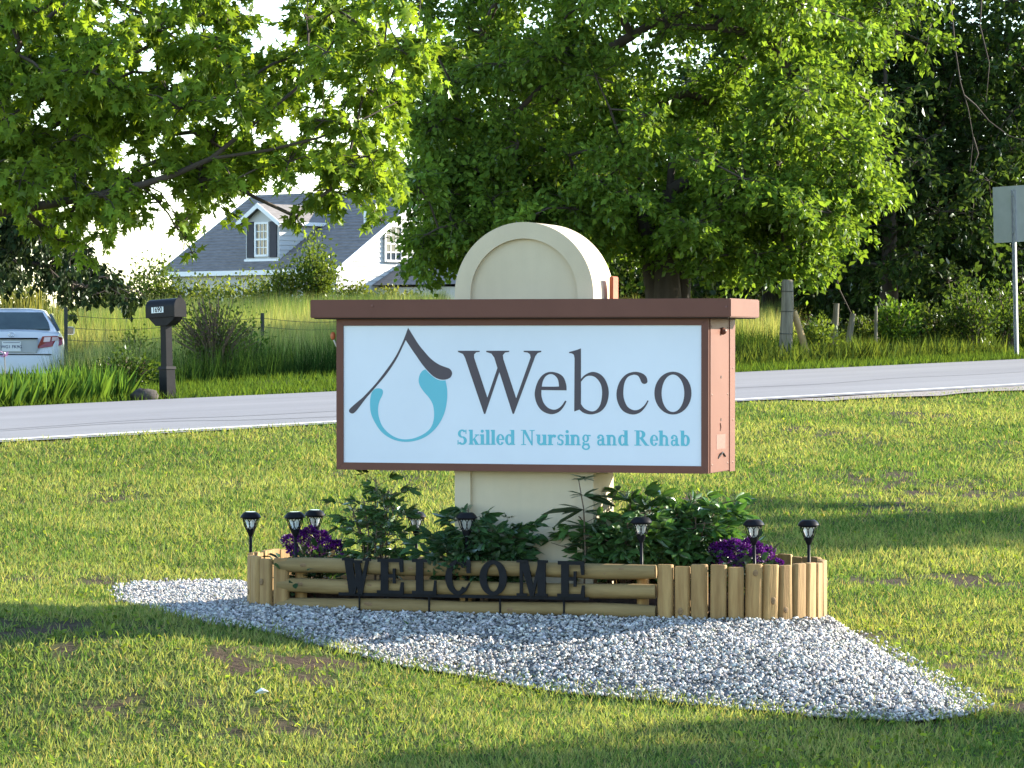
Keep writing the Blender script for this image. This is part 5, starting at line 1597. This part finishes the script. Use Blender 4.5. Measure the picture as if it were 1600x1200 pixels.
cl += ell_clumps((tb[0], 54.6, 3.7), 5.0, 3.6, 1.5, 95, .4, .65, zmin=2.5, shell=.35, keep=keep_c)
cl += ell_clumps((-1.2, 54.2, 3.9), 1.1, 1.5, 1.7, 40, .4, .6, zmin=2.5, keep=keep_c)
cl += ell_clumps((4.3, 54.6, 3.7), 1.3, 1.5, 1.3, 26, .35, .55, zmin=2.6, keep=keep_c)
make_tree('shade_tree', 'large spreading green tree behind the arched sign', tb, cl, 3.2, .30, 165000, .124, (.12, .215, .036), stems=3, twigs=10, yellow=.3, var=.2, wide=.62, limb_k=.014)

# sweetgum whose boughs hang in from the left
def gum_ok(px, py):
    xr = np.interp(py, [-200, 0, 100, 135, 200, 280, 340], [720, 690, 685, 640, 632, 620, 590])
    yb = np.interp(px, [-100, 0, 70, 190, 215, 255, 300, 345, 400, 480, 600, 640], [340, 330, 360, 345, 285, 290, 340, 330, 325, 305, 325, 300])
    if px > xr - 18 or py > yb - 14: return False
    for hx, hy, rx_, ry_ in ((415, 18, 42, 60), (335, 182, 40, 26), (195, 225, 60, 16), (290, 300, 28, 8)):
        if ((px - hx) / (rx_ + 12)) ** 2 + ((py - hy) / (ry_ + 12)) ** 2 < 1: return False
    return True
gcl = []
while len(gcl) < 215:
    px, py, Y = rng.uniform(-60, 700), rng.uniform(-60, 360), rng.uniform(29.15, 32.0)
    if gum_ok(px, py):
        c = P(px, py, Y); gcl.append((c.x, c.y, c.z, rng.uniform(.17, .34)))
for px, py, r_ in ((290, 345, 14), (288, 372, 13), (300, 395, 9), (275, 355, 10), (250, 318, 9), (455, 335, 16), (470, 350, 9), (585, 335, 15), (596, 345, 10), (90, 375, 20), (130, 385, 22), (160, 365, 20), (60, 350, 20), (185, 345, 16)):
    c = P(px, py, 30.1); gcl.append((c.x, c.y, c.z, r_ / 180 * 1.25))
gbase = (-6.6, 30.2, zt(-6.6, 30.2))
gcl += ell_clumps((-6.2, 30.2, 7.2), 3.0, 2.8, 2.2, 26, .45, .65, zmin=5.0, shell=.4)
gcl += ell_clumps((-7.6, 30.2, 4.6), 1.8, 2.4, 1.4, 12, .35, .5, zmin=3.0, shell=.4)
gum = make_tree('sweetgum_tree', 'sweetgum bough with star shaped leaves hanging in from the left', gbase, gcl, 4.8, .26, 47000, .112, (.14, .24, .034), tmpl=T_STAR, twigs=7, yellow=.4, var=.2, wide=1.0, droop=.7, limb_k=.0042)
mb = MB()
def limb(pts, r0, r1):
    q = [P(px, py, Y) - Vector(gbase) for px, py, Y in pts]
    mb.tube(q, list(np.linspace(r0, r1, len(q))), 9, cap=False)
limb([(-382, 418, 30.2), (-330, 400, 30.2), (-150, 372, 30.0), (-40, 338, 29.9), (60, 322, 29.8), (150, 306, 29.7), (225, 288, 29.7), (275, 272, 29.7), (330, 248, 29.8), (385, 203, 29.9), (450, 150, 30), (520, 90, 30)], .056, .010)
limb([(-378, 330, 30.2), (-220, 310, 30.2), (-60, 255, 30.2), (0, 190, 30.2), (18, 135, 30.2), (45, 90, 30.1), (58, 45, 30.1), (108, 0, 30.1), (150, -60, 30)], .04, .015)
limb([(-375, 180, 30.3), (-150, 215, 30.4), (0, 190, 30.5), (60, 160, 30.5), (120, 125, 30.4), (175, 95, 30.4), (216, 81, 30.4), (261, 58, 30.4), (320, 20, 30.4)], .03, .010)
limb([(330, 248, 29.8), (420, 235, 29.7), (500, 215, 29.7), (560, 190, 29.9), (620, 160, 30.2)], .016, .005)
limb([(225, 288, 29.7), (250, 300, 30.0), (275, 335, 30.1), (290, 375, 30.1)], .008, .003)
mb.build('bough', M['bark'], gum, smooth=True, fix=False)

# dark drooping tree far left
dcl = []
for px, py, r_ in ((10, 350, 40), (60, 355, 35), (20, 400, 38), (95, 380, 32), (120, 400, 30), (75, 420, 26), (140, 430, 26), (165, 440, 22), (110, 440, 24), (185, 452, 18), (200, 462, 14), (150, 455, 20), (-40, 380, 45), (-60, 330, 50), (40, 320, 40), (-30, 420, 40), (215, 466, 9)):
    for k in range(3):
        c = P(px + rng.normal(0, 6), py + rng.normal(0, 6), 66 + rng.normal(0, 1.2)); dcl.append((c.x, c.y, c.z, r_ / 82 * 1.2))
dcl += ell_clumps((-11.5, 66.5, 6.5), 2.6, 2.5, 2.6, 50, .5, .8, zmin=3.2)
db_ = (-12.0, 66.5, zt(-12.0, 66.5))
make_tree('dark_tree', 'dark drooping evergreen tree beyond the parked car', db_, dcl, 5.0, .25, 28000, .15, (.024, .042, .017), lm='leaf_dark', twigs=8, yellow=.1, droop=.9)

# wood on the right
wood_defs = [
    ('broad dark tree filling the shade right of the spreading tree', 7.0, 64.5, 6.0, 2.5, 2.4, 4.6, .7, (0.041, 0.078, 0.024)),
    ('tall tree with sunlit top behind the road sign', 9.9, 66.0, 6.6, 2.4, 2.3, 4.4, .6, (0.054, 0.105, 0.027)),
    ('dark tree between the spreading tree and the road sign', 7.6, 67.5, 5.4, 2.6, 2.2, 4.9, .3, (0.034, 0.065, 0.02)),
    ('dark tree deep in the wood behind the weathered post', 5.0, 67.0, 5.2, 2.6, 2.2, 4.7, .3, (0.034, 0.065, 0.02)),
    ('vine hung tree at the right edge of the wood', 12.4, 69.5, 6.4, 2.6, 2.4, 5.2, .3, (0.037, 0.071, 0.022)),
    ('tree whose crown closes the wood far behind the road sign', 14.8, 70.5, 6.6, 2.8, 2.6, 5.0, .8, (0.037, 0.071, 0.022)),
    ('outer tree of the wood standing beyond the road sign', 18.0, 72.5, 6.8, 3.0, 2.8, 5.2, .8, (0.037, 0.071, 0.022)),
]
hedge_defs = [
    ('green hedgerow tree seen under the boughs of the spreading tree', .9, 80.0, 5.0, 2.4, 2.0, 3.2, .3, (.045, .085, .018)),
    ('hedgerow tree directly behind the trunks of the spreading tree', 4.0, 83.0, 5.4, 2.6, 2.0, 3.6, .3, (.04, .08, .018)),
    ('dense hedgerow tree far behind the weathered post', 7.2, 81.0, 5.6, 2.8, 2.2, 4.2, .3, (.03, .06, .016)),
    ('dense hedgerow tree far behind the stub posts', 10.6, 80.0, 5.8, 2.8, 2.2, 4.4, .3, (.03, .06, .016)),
]
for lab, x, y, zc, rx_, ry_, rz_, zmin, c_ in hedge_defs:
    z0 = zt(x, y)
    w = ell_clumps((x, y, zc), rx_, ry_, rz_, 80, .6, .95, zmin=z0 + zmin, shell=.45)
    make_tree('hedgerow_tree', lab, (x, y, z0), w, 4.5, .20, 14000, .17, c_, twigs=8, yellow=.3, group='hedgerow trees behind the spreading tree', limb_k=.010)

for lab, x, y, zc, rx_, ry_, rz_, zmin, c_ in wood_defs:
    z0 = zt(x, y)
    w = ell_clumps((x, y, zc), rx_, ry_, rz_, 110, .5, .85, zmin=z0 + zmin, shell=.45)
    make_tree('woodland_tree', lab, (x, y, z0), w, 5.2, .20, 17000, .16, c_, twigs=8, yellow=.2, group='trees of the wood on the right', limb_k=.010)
# hanging vines and dead branches in the wood
vr = thing('dead_branches', 'pale bare dead branches and vines hanging in the wood', 'branches', (8.0, 59.0, zt(8, 59)))
for pts in ([(1478, -60), (1486, 20), (1492, 80), (1500, 130), (1512, 170), (1520, 215), (1515, 268)], [(1506, 150), (1524, 165), (1545, 190), (1575, 212), (1600, 220)], [(1520, 215), (1528, 240), (1518, 268)], [(1535, -40), (1530, 40), (1545, 100), (1540, 160)],
            [(1300, 400), (1310, 450), (1335, 500), (1330, 545)]):
    q = [P(a, b2, 58.6) - Vector(vr.location) for a, b2 in pts]
    MB().tube(q, list(np.linspace(.018, .005, len(q))), 5, cap=False).build('branch', M['bark'], vr, smooth=True)

# two lawn trees out to the right whose shadows cross the lawn
for lab, x, y, zc, rr_, n_, zmin in (('young lawn tree east of the sign casting the foreground shade', 14.3, 21.8, 4.8, .95, 26, 2.2), ('round lawn tree east of the sign shading the lawn behind it', 17.0, 33.4, 5.0, 2.1, 90, 2.0)):
    z0 = zt(x, y)
    w = ell_clumps((x, y, z0 + zc), rr_, rr_, 2.0, n_, .4, .6, zmin=z0 + zmin, shell=.3)
    make_tree('lawn_tree', lab, (x, y, z0), w, 3.6, .12, 5500 if y < 25 else 13000, .15, (.05, .095, .02), twigs=7, group='young trees on the lawn')
